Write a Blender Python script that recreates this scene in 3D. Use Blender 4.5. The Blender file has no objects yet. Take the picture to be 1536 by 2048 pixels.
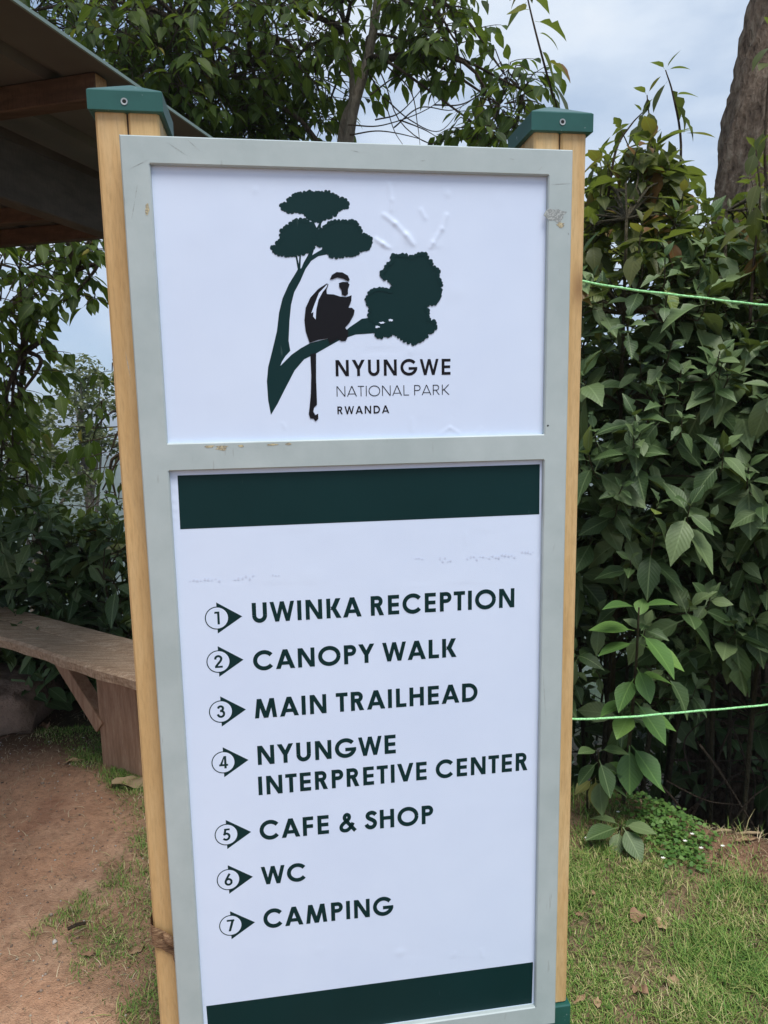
import bpy, math, random
import numpy as np
from mathutils import Vector, Matrix
from mathutils.geometry import tessellate_polygon
R = random.Random(7)
rng = np.random.default_rng(11)
S = bpy.context.scene
COL = S.collection
rad = math.radians

# ------------------------------------------------------------------ camera
CAM = np.array([0.0, 0.0, 1.523])
F = 1450.0                                   # focal length in photo pixels (2048 tall)
p_, r_ = rad(8.62), rad(-1.0)
fw = np.array([0, math.cos(p_), -math.sin(p_)])
up0 = np.array([0, math.sin(p_), math.cos(p_)])
rt0 = np.array([1.0, 0, 0])
rt = math.cos(r_) * rt0 + math.sin(r_) * up0
up = -math.sin(r_) * rt0 + math.cos(r_) * up0
cd = bpy.data.cameras.new('camera')
cam = bpy.data.objects.new('camera', cd)
COL.objects.link(cam)
cd.sensor_fit = 'VERTICAL'
cd.sensor_height = 36
cd.lens = 36 * F / 2048
cd.clip_start = 0.05
cd.clip_end = 12000
m = Matrix.Identity(4)
for i in range(3):
    m[i][0], m[i][1], m[i][2], m[i][3] = rt[i], up[i], -fw[i], CAM[i]
cam.matrix_world = m
S.camera = cam

# ------------------------------------------------------------------ sky and sun
SUN_EL, SUN_AZ = rad(66), rad(155)            # azimuth from +Y towards +X: behind the viewer, to the right
w = bpy.data.worlds.new('World')
S.world = w
w.use_nodes = True
nt = w.node_tree
nt.nodes.clear()
N = nt.nodes.new
out = N('ShaderNodeOutputWorld')
sky = N('ShaderNodeTexSky'); sky.sky_type = 'NISHITA'; sky.sun_disc = False
sky.sun_elevation = SUN_EL; sky.sun_rotation = SUN_AZ; sky.altitude = 2400; sky.air_density = 1.0; sky.dust_density = 1.5
bg1 = N('ShaderNodeBackground'); bg1.inputs[1].default_value = 0.10
nt.links.new(sky.outputs[0], bg1.inputs[0])
bg2 = N('ShaderNodeBackground'); bg2.inputs[1].default_value = 1.0       # cloud deck
tc = N('ShaderNodeTexCoord')
mp = N('ShaderNodeMapping'); mp.inputs['Scale'].default_value = (1.0, 1.0, 2.2); mp.inputs['Location'].default_value = (.35, .1, .2)
nt.links.new(tc.outputs['Generated'], mp.inputs[0])
n1 = N('ShaderNodeTexNoise'); n1.inputs['Scale'].default_value = 2.6; n1.inputs['Detail'].default_value = 6; n1.inputs['Roughness'].default_value = .52
nt.links.new(mp.outputs[0], n1.inputs[0])
cr1 = N('ShaderNodeValToRGB')
cr1.color_ramp.elements[0].position = .34; cr1.color_ramp.elements[0].color = (.44, .61, .87, 1)
cr1.color_ramp.elements[1].position = .68; cr1.color_ramp.elements[1].color = (.82, .90, 1.0, 1)
nt.links.new(n1.outputs[0], cr1.inputs[0]); nt.links.new(cr1.outputs[0], bg2.inputs[0])
cr2 = N('ShaderNodeValToRGB')
cr2.color_ramp.elements[0].position = .36; cr2.color_ramp.elements[0].color = (.62, .62, .62, 1)
cr2.color_ramp.elements[1].position = .60; cr2.color_ramp.elements[1].color = (.97, .97, .97, 1)
nt.links.new(n1.outputs[0], cr2.inputs[0])
mx = N('ShaderNodeMixShader')
nt.links.new(cr2.outputs[0], mx.inputs[0]); nt.links.new(bg1.outputs[0], mx.inputs[1]); nt.links.new(bg2.outputs[0], mx.inputs[2])
nt.links.new(mx.outputs[0], out.inputs[0])
sl = bpy.data.lights.new('sun', 'SUN'); sl.energy = 3.8; sl.angle = rad(30); sl.color = (1.0, .965, .92)
so = bpy.data.objects.new('sun', sl); COL.objects.link(so)
sd = Vector((math.sin(SUN_AZ) * math.cos(SUN_EL), math.cos(SUN_AZ) * math.cos(SUN_EL), math.sin(SUN_EL)))
so.rotation_euler = sd.to_track_quat('Z', 'Y').to_euler(); so.location = (3, -6, 12)
S.view_settings.view_transform = 'Standard'
S.view_settings.look = 'None'
S.view_settings.gamma = 1
S.view_settings.exposure = 0.0
S.view_settings.use_curve_mapping = False
S.cycles.max_bounces = 6
S.cycles.diffuse_bounces = 3
S.cycles.glossy_bounces = 2
S.cycles.transmission_bounces = 4
S.cycles.volume_bounces = 0
S.cycles.use_adaptive_sampling = True
S.cycles.use_denoising = True

# ------------------------------------------------------------------ helpers
def ray(px, py):
    return fw + rt * ((px - 768) / F) + up * ((1024 - py) / F)
def at(px, py, Y):                            # point on the line of sight at distance y = Y
    d = ray(px, py); return CAM + d * (Y / d[1])
def atz(px, py, Z):                           # point on the line of sight at height Z
    d = ray(px, py); return CAM + d * ((Z - CAM[2]) / d[2])
def project(P):
    P = np.asarray(P, float) - CAM
    z = P @ fw
    zz = np.where(np.abs(z) < 1e-4, 1e-4, z)
    return 768 + F * (P @ rt) / zz, 1024 - F * (P @ up) / zz, z

ORG = {}
def org(o):
    return ORG.get(o.name, np.zeros(3)) if o else np.zeros(3)
def tag(o, label=None, cat=None, group=None, kind=None):
    if label: o['label'] = label
    if cat: o['category'] = cat
    if group: o['group'] = group
    if kind: o['kind'] = kind
    return o
def empty(name, loc, label, cat, group=None):
    o = bpy.data.objects.new(name, None); COL.objects.link(o)
    o.location = Vector(loc); o.empty_display_size = .1
    ORG[o.name] = np.array(loc, float)
    return tag(o, label, cat, group)
def mesh_obj(name, V, Fc, mats, parent=None, smooth=False, midx=None, uv=None, loc=None):
    """world-space vertices -> one mesh object (kept relative to its parent / its own base)"""
    V = np.asarray(V, float).reshape(-1, 3)
    o_ = org(parent) if parent else (np.array(loc, float) if loc is not None else np.zeros(3))
    me = bpy.data.meshes.new(name)
    if isinstance(Fc, np.ndarray):
        nf, k = Fc.shape
        me.vertices.add(len(V)); me.vertices.foreach_set('co', (V - o_).astype(np.float32).ravel())
        me.loops.add(nf * k); me.loops.foreach_set('vertex_index', Fc.astype(np.int32).ravel())
        me.polygons.add(nf); me.polygons.foreach_set('loop_start', np.arange(0, nf * k, k, dtype=np.int32))
        me.update(calc_edges=True)
    else:
        me.from_pydata((V - o_).tolist(), [], Fc)
    if not isinstance(mats, (list, tuple)): mats = [mats]
    for m_ in mats: me.materials.append(m_)
    if midx is not None: me.polygons.foreach_set('material_index', np.asarray(midx, np.int32))
    if smooth: me.polygons.foreach_set('use_smooth', np.ones(len(me.polygons), bool))
    if uv is not None:
        l = me.uv_layers.new(name='UVMap')
        li = np.empty(len(me.loops), np.int32); me.loops.foreach_get('vertex_index', li)
        l.data.foreach_set('uv', np.asarray(uv, np.float32)[li].ravel())
    me.validate(); me.update()
    o = bpy.data.objects.new(name, me); COL.objects.link(o)
    if parent:
        o.parent = parent; ORG[o.name] = o_
    else:
        o.location = Vector(o_); ORG[o.name] = o_
    return o

class MB:
    """collects simple shapes into one mesh"""
    def __init__(s): s.V = []; s.F = []; s.M = []
    def add(s, V, Fc, mi=0):
        b = len(s.V); s.V += [tuple(map(float, v)) for v in V]
        s.F += [tuple(b + i for i in f) for f in Fc]; s.M += [mi] * len(Fc); return s
    def hexa(s, c8, mi=0):                    # 8 corners: bottom 4 then top 4, same winding
        return s.add(c8, [(3, 2, 1, 0), (4, 5, 6, 7), (0, 1, 5, 4), (1, 2, 6, 5), (2, 3, 7, 6), (3, 0, 4, 7)], mi)
    def box(s, c, ax, half, mi=0, bev=0.0):
        c = np.array(c, float); X, Y, Z = [np.array(a, float) / np.linalg.norm(a) * h for a, h in zip(ax, half)]
        if bev <= 0:
            return s.hexa([c - X - Y - Z, c + X - Y - Z, c + X + Y - Z, c - X + Y - Z, c - X - Y + Z, c + X - Y + Z, c + X + Y + Z, c - X + Y + Z], mi)
        # bevelled around its long (Z) axis and at both ends
        hx, hy, hz = half; ux, uy, uz = X / hx, Y / hy, Z / hz
        ring = [(-hx + bev, -hy), (hx - bev, -hy), (hx, -hy + bev), (hx, hy - bev), (hx - bev, hy), (-hx + bev, hy), (-hx, hy - bev), (-hx, -hy + bev)]
        k = max(0.0, 1 - bev / min(hx, hy))
        V = []
        for z, sc in ((-hz, 1), (-hz + bev, 0), (hz - bev, 0), (hz, 1)):
            for x, y in ring:
                xx = x - math.copysign(bev, x) * sc * .8; yy = y - math.copysign(bev, y) * sc * .8
                V.append(c + ux * xx + uy * yy + uz * z)
        Fc = [tuple(range(7, -1, -1)), tuple(range(24, 32))]
        for L in range(3):
            for i in range(8):
                j = (i + 1) % 8; Fc.append((L * 8 + i, L * 8 + j, L * 8 + 8 + j, L * 8 + 8 + i))
        return s.add(V, Fc, mi)
    def tube(s, P, rr, n=6, mi=0, cap=True):
        P = [np.array(p, float) for p in P]
        if not hasattr(rr, '__len__'): rr = [rr] * len(P)
        V = []; ref = None
        for i, p in enumerate(P):
            t = P[min(i + 1, len(P) - 1)] - P[max(i - 1, 0)]; t = t / (np.linalg.norm(t) + 1e-9)
            if ref is None: ref = np.cross(t, [0.13, .27, .95]) if abs(t[2]) < .95 else np.cross(t, [1, .1, 0])
            a = ref - t * (ref @ t); a /= np.linalg.norm(a) + 1e-9; b = np.cross(t, a); ref = a
            for k in range(n):
                q = 2 * math.pi * k / n; V.append(p + rr[i] * (a * math.cos(q) + b * math.sin(q)))
        Fc = []
        for i in range(len(P) - 1):
            for k in range(n):
                j = (k + 1) % n; Fc.append((i * n + k, i * n + j, (i + 1) * n + j, (i + 1) * n + k))
        if cap: Fc += [tuple(range(n - 1, -1, -1)), tuple((len(P) - 1) * n + k for k in range(n))]
        return s.add(V, Fc, mi)
    def build(s, name, mats, parent=None, smooth=False, loc=None):
        return mesh_obj(name, s.V, s.F, mats, parent, smooth, s.M, None, loc)

def curve(P, n=12):
    """Catmull-Rom through P"""
    P = [np.array(p, float) for p in P]
    if len(P) == 2: return [P[0] + (P[1] - P[0]) * t for t in np.linspace(0, 1, n)]
    Q = [2 * P[0] - P[1]] + P + [2 * P[-1] - P[-2]]; o = []
    k = max(2, n // (len(P) - 1))
    for i in range(1, len(Q) - 2):
        for t in np.linspace(0, 1, k, endpoint=False):
            a, b, c, d = Q[i - 1:i + 3]
            o.append(.5 * (2 * b + (c - a) * t + (2 * a - 5 * b + 4 * c - d) * t * t + (3 * b - a - 3 * c + d) * t ** 3))
    o.append(P[-1]); return o

# ------------------------------------------------------------------ materials
def mat(name, base, rough=.6, spec=.4, build=None, metal=0):
    m_ = bpy.data.materials.new(name); m_.use_nodes = True
    t = m_.node_tree; b = t.nodes['Principled BSDF']
    b.inputs['Base Color'].default_value = (*base, 1); b.inputs['Roughness'].default_value = rough
    b.inputs['Specular IOR Level'].default_value = spec; b.inputs['Metallic'].default_value = metal
    if build: build(t, b)
    return m_
def nd(t, kind, **kw):
    n = t.nodes.new(kind)
    for k, v in kw.items():
        if k in n.inputs: n.inputs[k].default_value = v
        else: setattr(n, k, v)
    return n
def ramp(t, fac, stops):
    c = t.nodes.new('ShaderNodeValToRGB'); e = c.color_ramp.elements
    while len(e) < len(stops): e.new(.5)
    for el, (p, col) in zip(e, stops): el.position = p; el.color = (*col, 1) if len(col) == 3 else col
    t.links.new(fac, c.inputs[0]); return c.outputs[0]
def coords(t, scale, kind='Object', rot=(0, 0, 0)):
    c = t.nodes.new('ShaderNodeTexCoord'); mp_ = nd(t, 'ShaderNodeMapping'); mp_.inputs['Scale'].default_value = scale; mp_.inputs['Rotation'].default_value = rot
    t.links.new(c.outputs[kind], mp_.inputs[0]); return mp_.outputs[0]
def noise(t, vec, scale, detail=4, rough=.55):
    n = nd(t, 'ShaderNodeTexNoise'); n.inputs['Scale'].default_value = scale; n.inputs['Detail'].default_value = detail; n.inputs['Roughness'].default_value = rough
    if vec is not None: t.links.new(vec, n.inputs['Vector'])
    return n.outputs[0]
def mixc(t, fac, a, b, mode='MIX'):
    n = t.nodes.new('ShaderNodeMix'); n.data_type = 'RGBA'; n.blend_type = mode
    for s, v in ((n.inputs[0], fac), (n.inputs[6], a), (n.inputs[7], b)):
        if hasattr(v, 'is_output'): t.links.new(v, s)
        elif hasattr(v, '__len__'): s.default_value = (*v, 1) if len(v) == 3 else v
        else: s.default_value = v
    return n.outputs[2]
def math_(t, op, a, b=0.0):
    n = t.nodes.new('ShaderNodeMath'); n.operation = op
    for s, v in ((n.inputs[0], a), (n.inputs[1], b)):
        if hasattr(v, 'is_output'): t.links.new(v, s)
        else: s.default_value = v
    return n.outputs[0]
def bump(t, b, h, strength=.3, dist=.01):
    n = t.nodes.new('ShaderNodeBump'); n.inputs['Strength'].default_value = strength; n.inputs['Distance'].default_value = dist
    t.links.new(h, n.inputs['Height']); t.links.new(n.outputs[0], b.inputs['Normal'])

def wood_mat(name, c0, c1, c2, scale=(14, 14, 1.2), rot=(0, 0, 0), rough=.6, bstr=.3, speck=.5, fine=90, knots=False):
    def f(t, b):
        v = coords(t, scale, 'Object', rot)
        n = noise(t, v, 3.0, 6, .6)
        col = ramp(t, n, [(.3, c0), (.5, c1), (.72, c2)])
        v2 = coords(t, (fine, fine, fine * .12), 'Object', rot)
        g = noise(t, v2, 3, 3, .6)
        col = mixc(t, ramp(t, g, [(.45, (0, 0, 0)), (.75, (speck,) * 3)]), col, tuple(x * .62 for x in c0))
        v3 = coords(t, (1.6, 1.6, 1.1), 'Object', rot)
        col = mixc(t, ramp(t, noise(t, v3, 3, 3), [(.35, (0, 0, 0)), (.75, (.35,) * 3)]), col, tuple(x * .75 for x in c1))
        if knots:
            kv = nd(t, 'ShaderNodeTexVoronoi'); kv.inputs['Scale'].default_value = 1.0; kv.feature = 'F1'
            t.links.new(coords(t, (9, 9, 3.2), 'Object', rot), kv.inputs['Vector'])
            col = mixc(t, ramp(t, kv.outputs['Distance'], [(.03, (.8,) * 3), (.13, (.25,) * 3), (.2, (0, 0, 0))]), col, (.20, .095, .035))
            st = noise(t, coords(t, (5, 5, 1.2), 'Object', rot), 2.2, 5, .65)
            col = mixc(t, ramp(t, st, [(.56, (0, 0, 0)), (.74, (.5,) * 3)]), col, (.34, .23, .12))
        oi = nd(t, 'ShaderNodeObjectInfo')
        col = mixc(t, math_(t, 'MULTIPLY', oi.outputs['Random'], .22), col, c0)
        t.links.new(col, b.inputs['Base Color']); bump(t, b, mixc(t, .5, n, g), bstr, .004)
    return mat(name, c1, rough, .35, f)

M_post = wood_mat('planed_yellow_wood', (.55, .34, .14), (.65, .43, .20), (.71, .51, .27), bstr=.25, knots=True)
M_core = mat('dark_joint_wood', (.08, .05, .03), .9)
M_bench = wood_mat('weathered_grey_wood', (.28, .17, .10), (.50, .345, .225), (.66, .50, .36), (3, 26, 26), (0, 0, rad(31.7)), .75, .6, .8, 60)
M_bench_leg = wood_mat('red_brown_wood', (.24, .13, .075), (.36, .21, .13), (.46, .30, .19), (16, 16, 2), rough=.8, bstr=.5)
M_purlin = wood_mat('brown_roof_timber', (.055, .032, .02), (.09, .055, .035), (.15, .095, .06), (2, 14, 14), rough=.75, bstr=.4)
M_lit_end = wood_mat('lit_sawn_end', (.36, .20, .09), (.48, .29, .14), (.56, .37, .2), (30, 30, 30))  # paler sawn ends: light falling on the timber tips, put into the colour
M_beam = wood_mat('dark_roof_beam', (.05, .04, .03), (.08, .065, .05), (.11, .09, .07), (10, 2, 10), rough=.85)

def paint_frame(t, b):
    v = coords(t, (1, 1, 1))
    n = noise(t, v, 7, 5, .6)
    col = ramp(t, n, [(.35, (.375, .44, .44)), (.65, (.445, .51, .51))])
    sc = noise(t, coords(t, (60, 60, 7), 'Object', (.6, .9, .3)), 2.0, 2, .5)       # faint rubbed scratches
    col = mixc(t, ramp(t, sc, [(.70, (0, 0, 0)), (.76, (.45,) * 3)]), col, (.27, .29, .28))
    t.links.new(col, b.inputs['Base Color'])
    bump(t, b, noise(t, v, 220, 3), .12, .0008)
M_frame = mat('grey_painted_steel', (.44, .48, .475), .42, .45, paint_frame)
def vinyl(t, b):
    v = coords(t, (1, 1, 1))
    n = noise(t, v, 5, 4)
    t.links.new(ramp(t, n, [(.3, (.64, .735, .915)), (.7, (.675, .77, .94))]), b.inputs['Base Color'])
    h = mixc(t, .3, noise(t, v, 16, 2), noise(t, coords(t, (30, 30, 3)), 2, 3))
    bump(t, b, h, .12, .004)
M_vinyl = mat('white_vinyl', (.70, .76, .88), .42, .35, vinyl)
def vin_green(t, b):
    v = coords(t, (1, 1, 1))
    col = ramp(t, noise(t, v, 4, 4), [(.3, (.0018, .022, .023)), (.7, (.0028, .027, .029))])
    sc = noise(t, coords(t, (25, 25, 6), 'Object', (0, .4, .2)), 3.0, 3)
    col = mixc(t, ramp(t, sc, [(.72, (0, 0, 0)), (.78, (.25,) * 3)]), col, (.12, .18, .18))
    t.links.new(col, b.inputs['Base Color'])
M_vgreen = mat('dark_green_vinyl', (.008, .034, .035), .45, .2, vin_green)
M_vblack = mat('black_vinyl', (.006, .0055, .008), .45, .2)
def cap_paint(t, b):
    v = coords(t, (1, 1, 1))
    col = ramp(t, noise(t, v, 18, 4), [(.3, (.012, .075, .062)), (.7, (.018, .098, .082))])
    col = mixc(t, ramp(t, noise(t, v, 75, 2), [(.70, (0, 0, 0)), (.74, (.8,) * 3)]), col, (.35, .42, .4))
    t.links.new(col, b.inputs['Base Color'])
M_cap = mat('green_gloss_paint', (.015, .085, .07), .33, .5, cap_paint)
M_hole = mat('dark_screw_hole', (.01, .01, .01), .9)
M_zinc = mat('zinc_screw', (.45, .45, .43), .35, .5, metal=.8)
M_chip = mat('exposed_filler', (.46, .40, .25), .8, .2, lambda t, b: t.links.new(ramp(t, noise(t, coords(t, (1, 1, 1)), 260, 3), [(.4, (.26, .24, .19)), (.6, (.55, .48, .30))]), b.inputs['Base Color']))
M_graph = mat('pencil_rub', (.27, .29, .285), .6, .3, lambda t, b: t.links.new(ramp(t, noise(t, coords(t, (1, 1, 1)), 320, 3), [(.45, (.25, .27, .265)), (.62, (.44, .47, .46))]), b.inputs['Base Color']))

def dirt_tex(t, b):
    v = coords(t, (1, 1, 1))
    big = noise(t, v, 1.7, 6, .6)
    col = ramp(t, big, [(.3, (.45, .235, .135)), (.5, (.57, .325, .20)), (.7, (.64, .42, .28))])
    fine = noise(t, v, 42, 5, .65)
    col = mixc(t, ramp(t, fine, [(.33, (.55,) * 3), (.52, (0, 0, 0))]), col, (.25, .135, .085))
    col = mixc(t, ramp(t, noise(t, v, 9, 6, .7), [(.42, (.5,) * 3), (.56, (0, 0, 0))]), col, (.34, .19, .118))
    grit = noise(t, v, 240, 2, .5)
    col = mixc(t, ramp(t, grit, [(.62, (0, 0, 0)), (.72, (.6,) * 3)]), col, (.55, .42, .31))
    fib = noise(t, coords(t, (22, 90, 1), 'Object', (0, 0, .5)), 2.2, 3, .6)
    col = mixc(t, ramp(t, fib, [(.60, (0, 0, 0)), (.68, (.4,) * 3)]), col, (.20, .115, .075))
    red = noise(t, coords(t, (1, 1, 1)), 3.3, 3)
    col = mixc(t, ramp(t, red, [(.56, (0, 0, 0)), (.7, (.45,) * 3)]), col, (.27, .115, .07))
    at_ = nd(t, 'ShaderNodeAttribute'); at_.attribute_name = 'ground'
    sp = nd(t, 'ShaderNodeSeparateColor'); t.links.new(at_.outputs['Color'], sp.inputs[0])
    th = ramp(t, noise(t, v, 30, 5, .7), [(.35, (.09, .09, .045)), (.55, (.19, .145, .085)), (.7, (.30, .235, .14))])
    col = mixc(t, math_(t, 'MULTIPLY', sp.outputs[0], .85), col, th)              # thatch under the turf
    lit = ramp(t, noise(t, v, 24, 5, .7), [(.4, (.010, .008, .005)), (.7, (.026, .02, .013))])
    col = mixc(t, sp.outputs[1], col, lit)                                         # leaf mould under the bushes, darkened further to deepen the hollow's shade
    wv = noise(t, coords(t, (1, 1, 1)), .09, 8, .75)
    fo = ramp(t, wv, [(.35, (.018, .035, .016)), (.6, (.05, .075, .032))])
    col = mixc(t, sp.outputs[2], col, fo)                                          # far wooded slopes
    t.links.new(col, b.inputs['Base Color'])
    h = mixc(t, .4, mixc(t, .5, noise(t, v, 14, 5, .6), fine), grit)
    bump(t, b, h, .9, .03)
M_ground = mat('red_earth', (.25, .16, .1), .95, .15, dirt_tex)

def leaf_mat(name, dark, mid, light, rough=.42, trans=.25, tcol=(.22, .30, .03), spec=.45, odd=(.30, .24, .05), oddf=.012, veins=.5, under=.35):
    m_ = bpy.data.materials.new(name); m_.use_nodes = True
    t = m_.node_tree; b = t.nodes['Principled BSDF']; o = t.nodes['Material Output']
    oi = nd(t, 'ShaderNodeObjectInfo'); gi = nd(t, 'ShaderNodeNewGeometry')
    rnd = math_(t, 'FRACT', math_(t, 'ADD', math_(t, 'MULTIPLY', oi.outputs['Random'], 7.31), math_(t, 'MULTIPLY', gi.outputs['Random Per Island'], 5.17)))
    col = ramp(t, rnd, [(0, dark), (.5, mid), (1, light)])
    r2 = math_(t, 'FRACT', math_(t, 'MULTIPLY', rnd, 13.7))
    col = mixc(t, math_(t, 'MULTIPLY', math_(t, 'LESS_THAN', r2, oddf), .8), col, odd)
    uv = nd(t, 'ShaderNodeTexCoord'); sp = nd(t, 'ShaderNodeSeparateXYZ'); t.links.new(uv.outputs['UV'], sp.inputs[0])
    ax = math_(t, 'ABSOLUTE', sp.outputs[0])
    rib = math_(t, 'LESS_THAN', ax, .035)
    vv = math_(t, 'SINE', math_(t, 'MULTIPLY', math_(t, 'SUBTRACT', sp.outputs[1], math_(t, 'MULTIPLY', ax, .55)), 58.0))
    vein = math_(t, 'GREATER_THAN', vv, .86)
    vf = math_(t, 'MULTIPLY', math_(t, 'MAXIMUM', rib, math_(t, 'MULTIPLY', vein, .28)), veins)
    col = mixc(t, vf, col, tuple(min(1, x * 1.45 + .015) for x in light))
    blot = noise(t, coords(t, (1, 1, 1), 'UV'), 5, 4, .6)
    col = mixc(t, ramp(t, blot, [(.58, (0, 0, 0)), (.72, (.35,) * 3)]), col, tuple(x * .55 for x in dark))
    spv = noise(t, coords(t, (1, 1, 1), 'UV'), 26, 2, .5)
    col = mixc(t, ramp(t, spv, [(.70, (0, 0, 0)), (.75, (.75,) * 3)]), col, (.07, .045, .02))
    # paler dull underside
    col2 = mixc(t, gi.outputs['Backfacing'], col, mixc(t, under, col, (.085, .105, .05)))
    t.links.new(col2, b.inputs['Base Color'])
    b.inputs['Roughness'].default_value = rough; b.inputs['Specular IOR Level'].default_value = spec
    bump(t, b, math_(t, 'ADD', math_(t, 'MULTIPLY', vv, .16), blot), .22, .006)
    tr = t.nodes.new('ShaderNodeBsdfTranslucent'); t.links.new(mixc(t, .6, col, tcol, 'MIX'), tr.inputs[0])
    mxs = t.nodes.new('ShaderNodeMixShader'); mxs.inputs[0].default_value = trans
    t.links.new(b.outputs[0], mxs.inputs[1]); t.links.new(tr.outputs[0], mxs.inputs[2]); t.links.new(mxs.outputs[0], o.inputs[0])
    return m_
M_lshrub = leaf_mat('dusty_green_leaf', (.038, .076, .024), (.074, .128, .043), (.155, .215, .09), rough=.5, trans=.16, odd=(.17, .22, .035), spec=.4)
M_lyoung = leaf_mat('fresh_green_leaf', (.085, .18, .05), (.125, .25, .062), (.19, .33, .08), rough=.45, trans=.3, oddf=.0, veins=.35)
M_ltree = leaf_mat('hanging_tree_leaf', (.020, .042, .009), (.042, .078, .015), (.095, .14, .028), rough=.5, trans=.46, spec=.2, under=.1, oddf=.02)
M_lsky = leaf_mat('olive_tip_leaf', (.06, .075, .025), (.085, .105, .03), (.13, .14, .04), rough=.45, trans=.45, odd=(.22, .09, .03), oddf=.16)
M_lfar = leaf_mat('pale_far_leaf', (.07, .09, .04), (.11, .13, .06), (.16, .17, .085), rough=.6, trans=.3, veins=0)
M_lground = leaf_mat('creeping_leaf', (.06, .15, .03), (.10, .22, .045), (.17, .30, .07), rough=.5, trans=.3, oddf=.0, veins=.2)
M_lyellow = leaf_mat('yellowing_leaf', (.16, .15, .04), (.24, .22, .06), (.3, .3, .09), rough=.5, trans=.3)
def bark_f(c0, c1, c2, sc):
    def f(t, b):
        v = coords(t, sc)
        n = noise(t, v, 3, 7, .65)
        t.links.new(ramp(t, n, [(.3, c0), (.5, c1), (.7, c2)]), b.inputs['Base Color']); bump(t, b, n, 1.0, .07)
    return f
M_bark = mat('grey_brown_bark', (.2, .15, .11), .9, .2, bark_f((.07, .047, .034), (.25, .18, .128), (.43, .345, .26), (9, 9, 4)))
M_twig = mat('twig_bark', (.11, .08, .055), .85, .2, bark_f((.06, .042, .03), (.11, .08, .055), (.17, .13, .09), (30, 30, 12)))
M_stem = mat('green_brown_stem', (.10, .085, .045), .7, .3, bark_f((.06, .05, .028), (.10, .085, .045), (.15, .12, .06), (30, 30, 12)))
M_pale = mat('pale_bark', (.27, .23, .18), .85, .2, bark_f((.16, .13, .1), (.26, .22, .17), (.36, .31, .25), (10, 10, 3)))
def grass_f(t, b):
    gi = nd(t, 'ShaderNodeNewGeometry')
    big = noise(t, coords(t, (1, 1, 1)), 3.2, 3)
    f = math_(t, 'ADD', math_(t, 'MULTIPLY', gi.outputs['Random Per Island'], .72), math_(t, 'MULTIPLY', math_(t, 'SUBTRACT', big, .36), .85))
    col = ramp(t, f, [(.0, (.055, .125, .024)), (.36, (.12, .235, .040)), (.60, (.22, .31, .070)), (.76, (.38, .35, .14)), (.95, (.58, .49, .28))])
    t.links.new(col, b.inputs['Base Color'])
M_grass = mat('grass_blade', (.06, .12, .03), .6, .25, grass_f)
M_straw = mat('dry_straw', (.4, .32, .19), .8, .2, lambda t, b: t.links.new(ramp(t, nd(t, 'ShaderNodeNewGeometry').outputs['Random Per Island'], [(0, (.15, .10, .06)), (.6, (.36, .27, .16)), (1, (.66, .55, .37))]), b.inputs['Base Color']))
M_dryleaf = mat('dry_brown_leaf', (.36, .25, .13), .8, .2, lambda t, b: t.links.new(mixc(t, nd(t, 'ShaderNodeObjectInfo').outputs['Random'], ramp(t, noise(t, coords(t, (1, 1, 1)), 45, 4), [(.3, (.26, .16, .085)), (.7, (.46, .35, .2))]), (.24, .13, .085)), b.inputs['Base Color']))
M_petal = mat('white_petal', (.8, .8, .74), .6, .3)
M_rope = mat('bright_green_rope', (.34, .80, .33), .55, .3, lambda t, b: (t.links.new(ramp(t, noise(t, coords(t, (40, 40, 40)), 6, 3), [(.35, (.20, .55, .19)), (.6, (.42, .82, .40))]), b.inputs['Base Color']), bump(t, b, noise(t, coords(t, (60, 60, 60)), 6, 2), .4, .002)))
M_sheet_top = mat('green_roof_paint', (.03, .075, .06), .5, .4)
M_sheet_under = mat('dull_sheet_underside', (.115, .11, .10), .6, .3, lambda t, b: t.links.new(ramp(t, noise(t, coords(t, (1, 1, 1)), 3.5, 4), [(.3, (.085, .082, .074)), (.7, (.135, .13, .118))]), b.inputs['Base Color']))
M_sheet_edge = mat('roof_edge', (.20, .27, .25), .5, .4)
M_rock = mat('earth_coated_stone', (.2, .13, .09), .95, .15, lambda t, b: (t.links.new(ramp(t, noise(t, coords(t, (1, 1, 1)), 7, 6, .65), [(.3, (.16, .11, .08)), (.7, (.36, .25, .19))]), b.inputs['Base Color']), bump(t, b, noise(t, coords(t, (1, 1, 1)), 22, 6, .65), .8, .02)))
M_pebble = mat('pale_pebble', (.4, .35, .3), .8, .3, lambda t, b: t.links.new(ramp(t, nd(t, 'ShaderNodeNewGeometry').outputs['Random Per Island'], [(0, (.13, .085, .06)), (.7, (.3, .23, .18)), (1, (.55, .52, .47))]), b.inputs['Base Color']))
M_barktie = mat('dry_banana_bark', (.26, .165, .09), .85, .2, lambda t, b: (t.links.new(ramp(t, noise(t, coords(t, (20, 20, 120)), 3, 5), [(.3, (.10, .055, .03)), (.55, (.25, .15, .085)), (.75, (.42, .29, .17))]), b.inputs['Base Color']), bump(t, b, noise(t, coords(t, (20, 20, 160)), 3, 4), .7, .004)))

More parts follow.
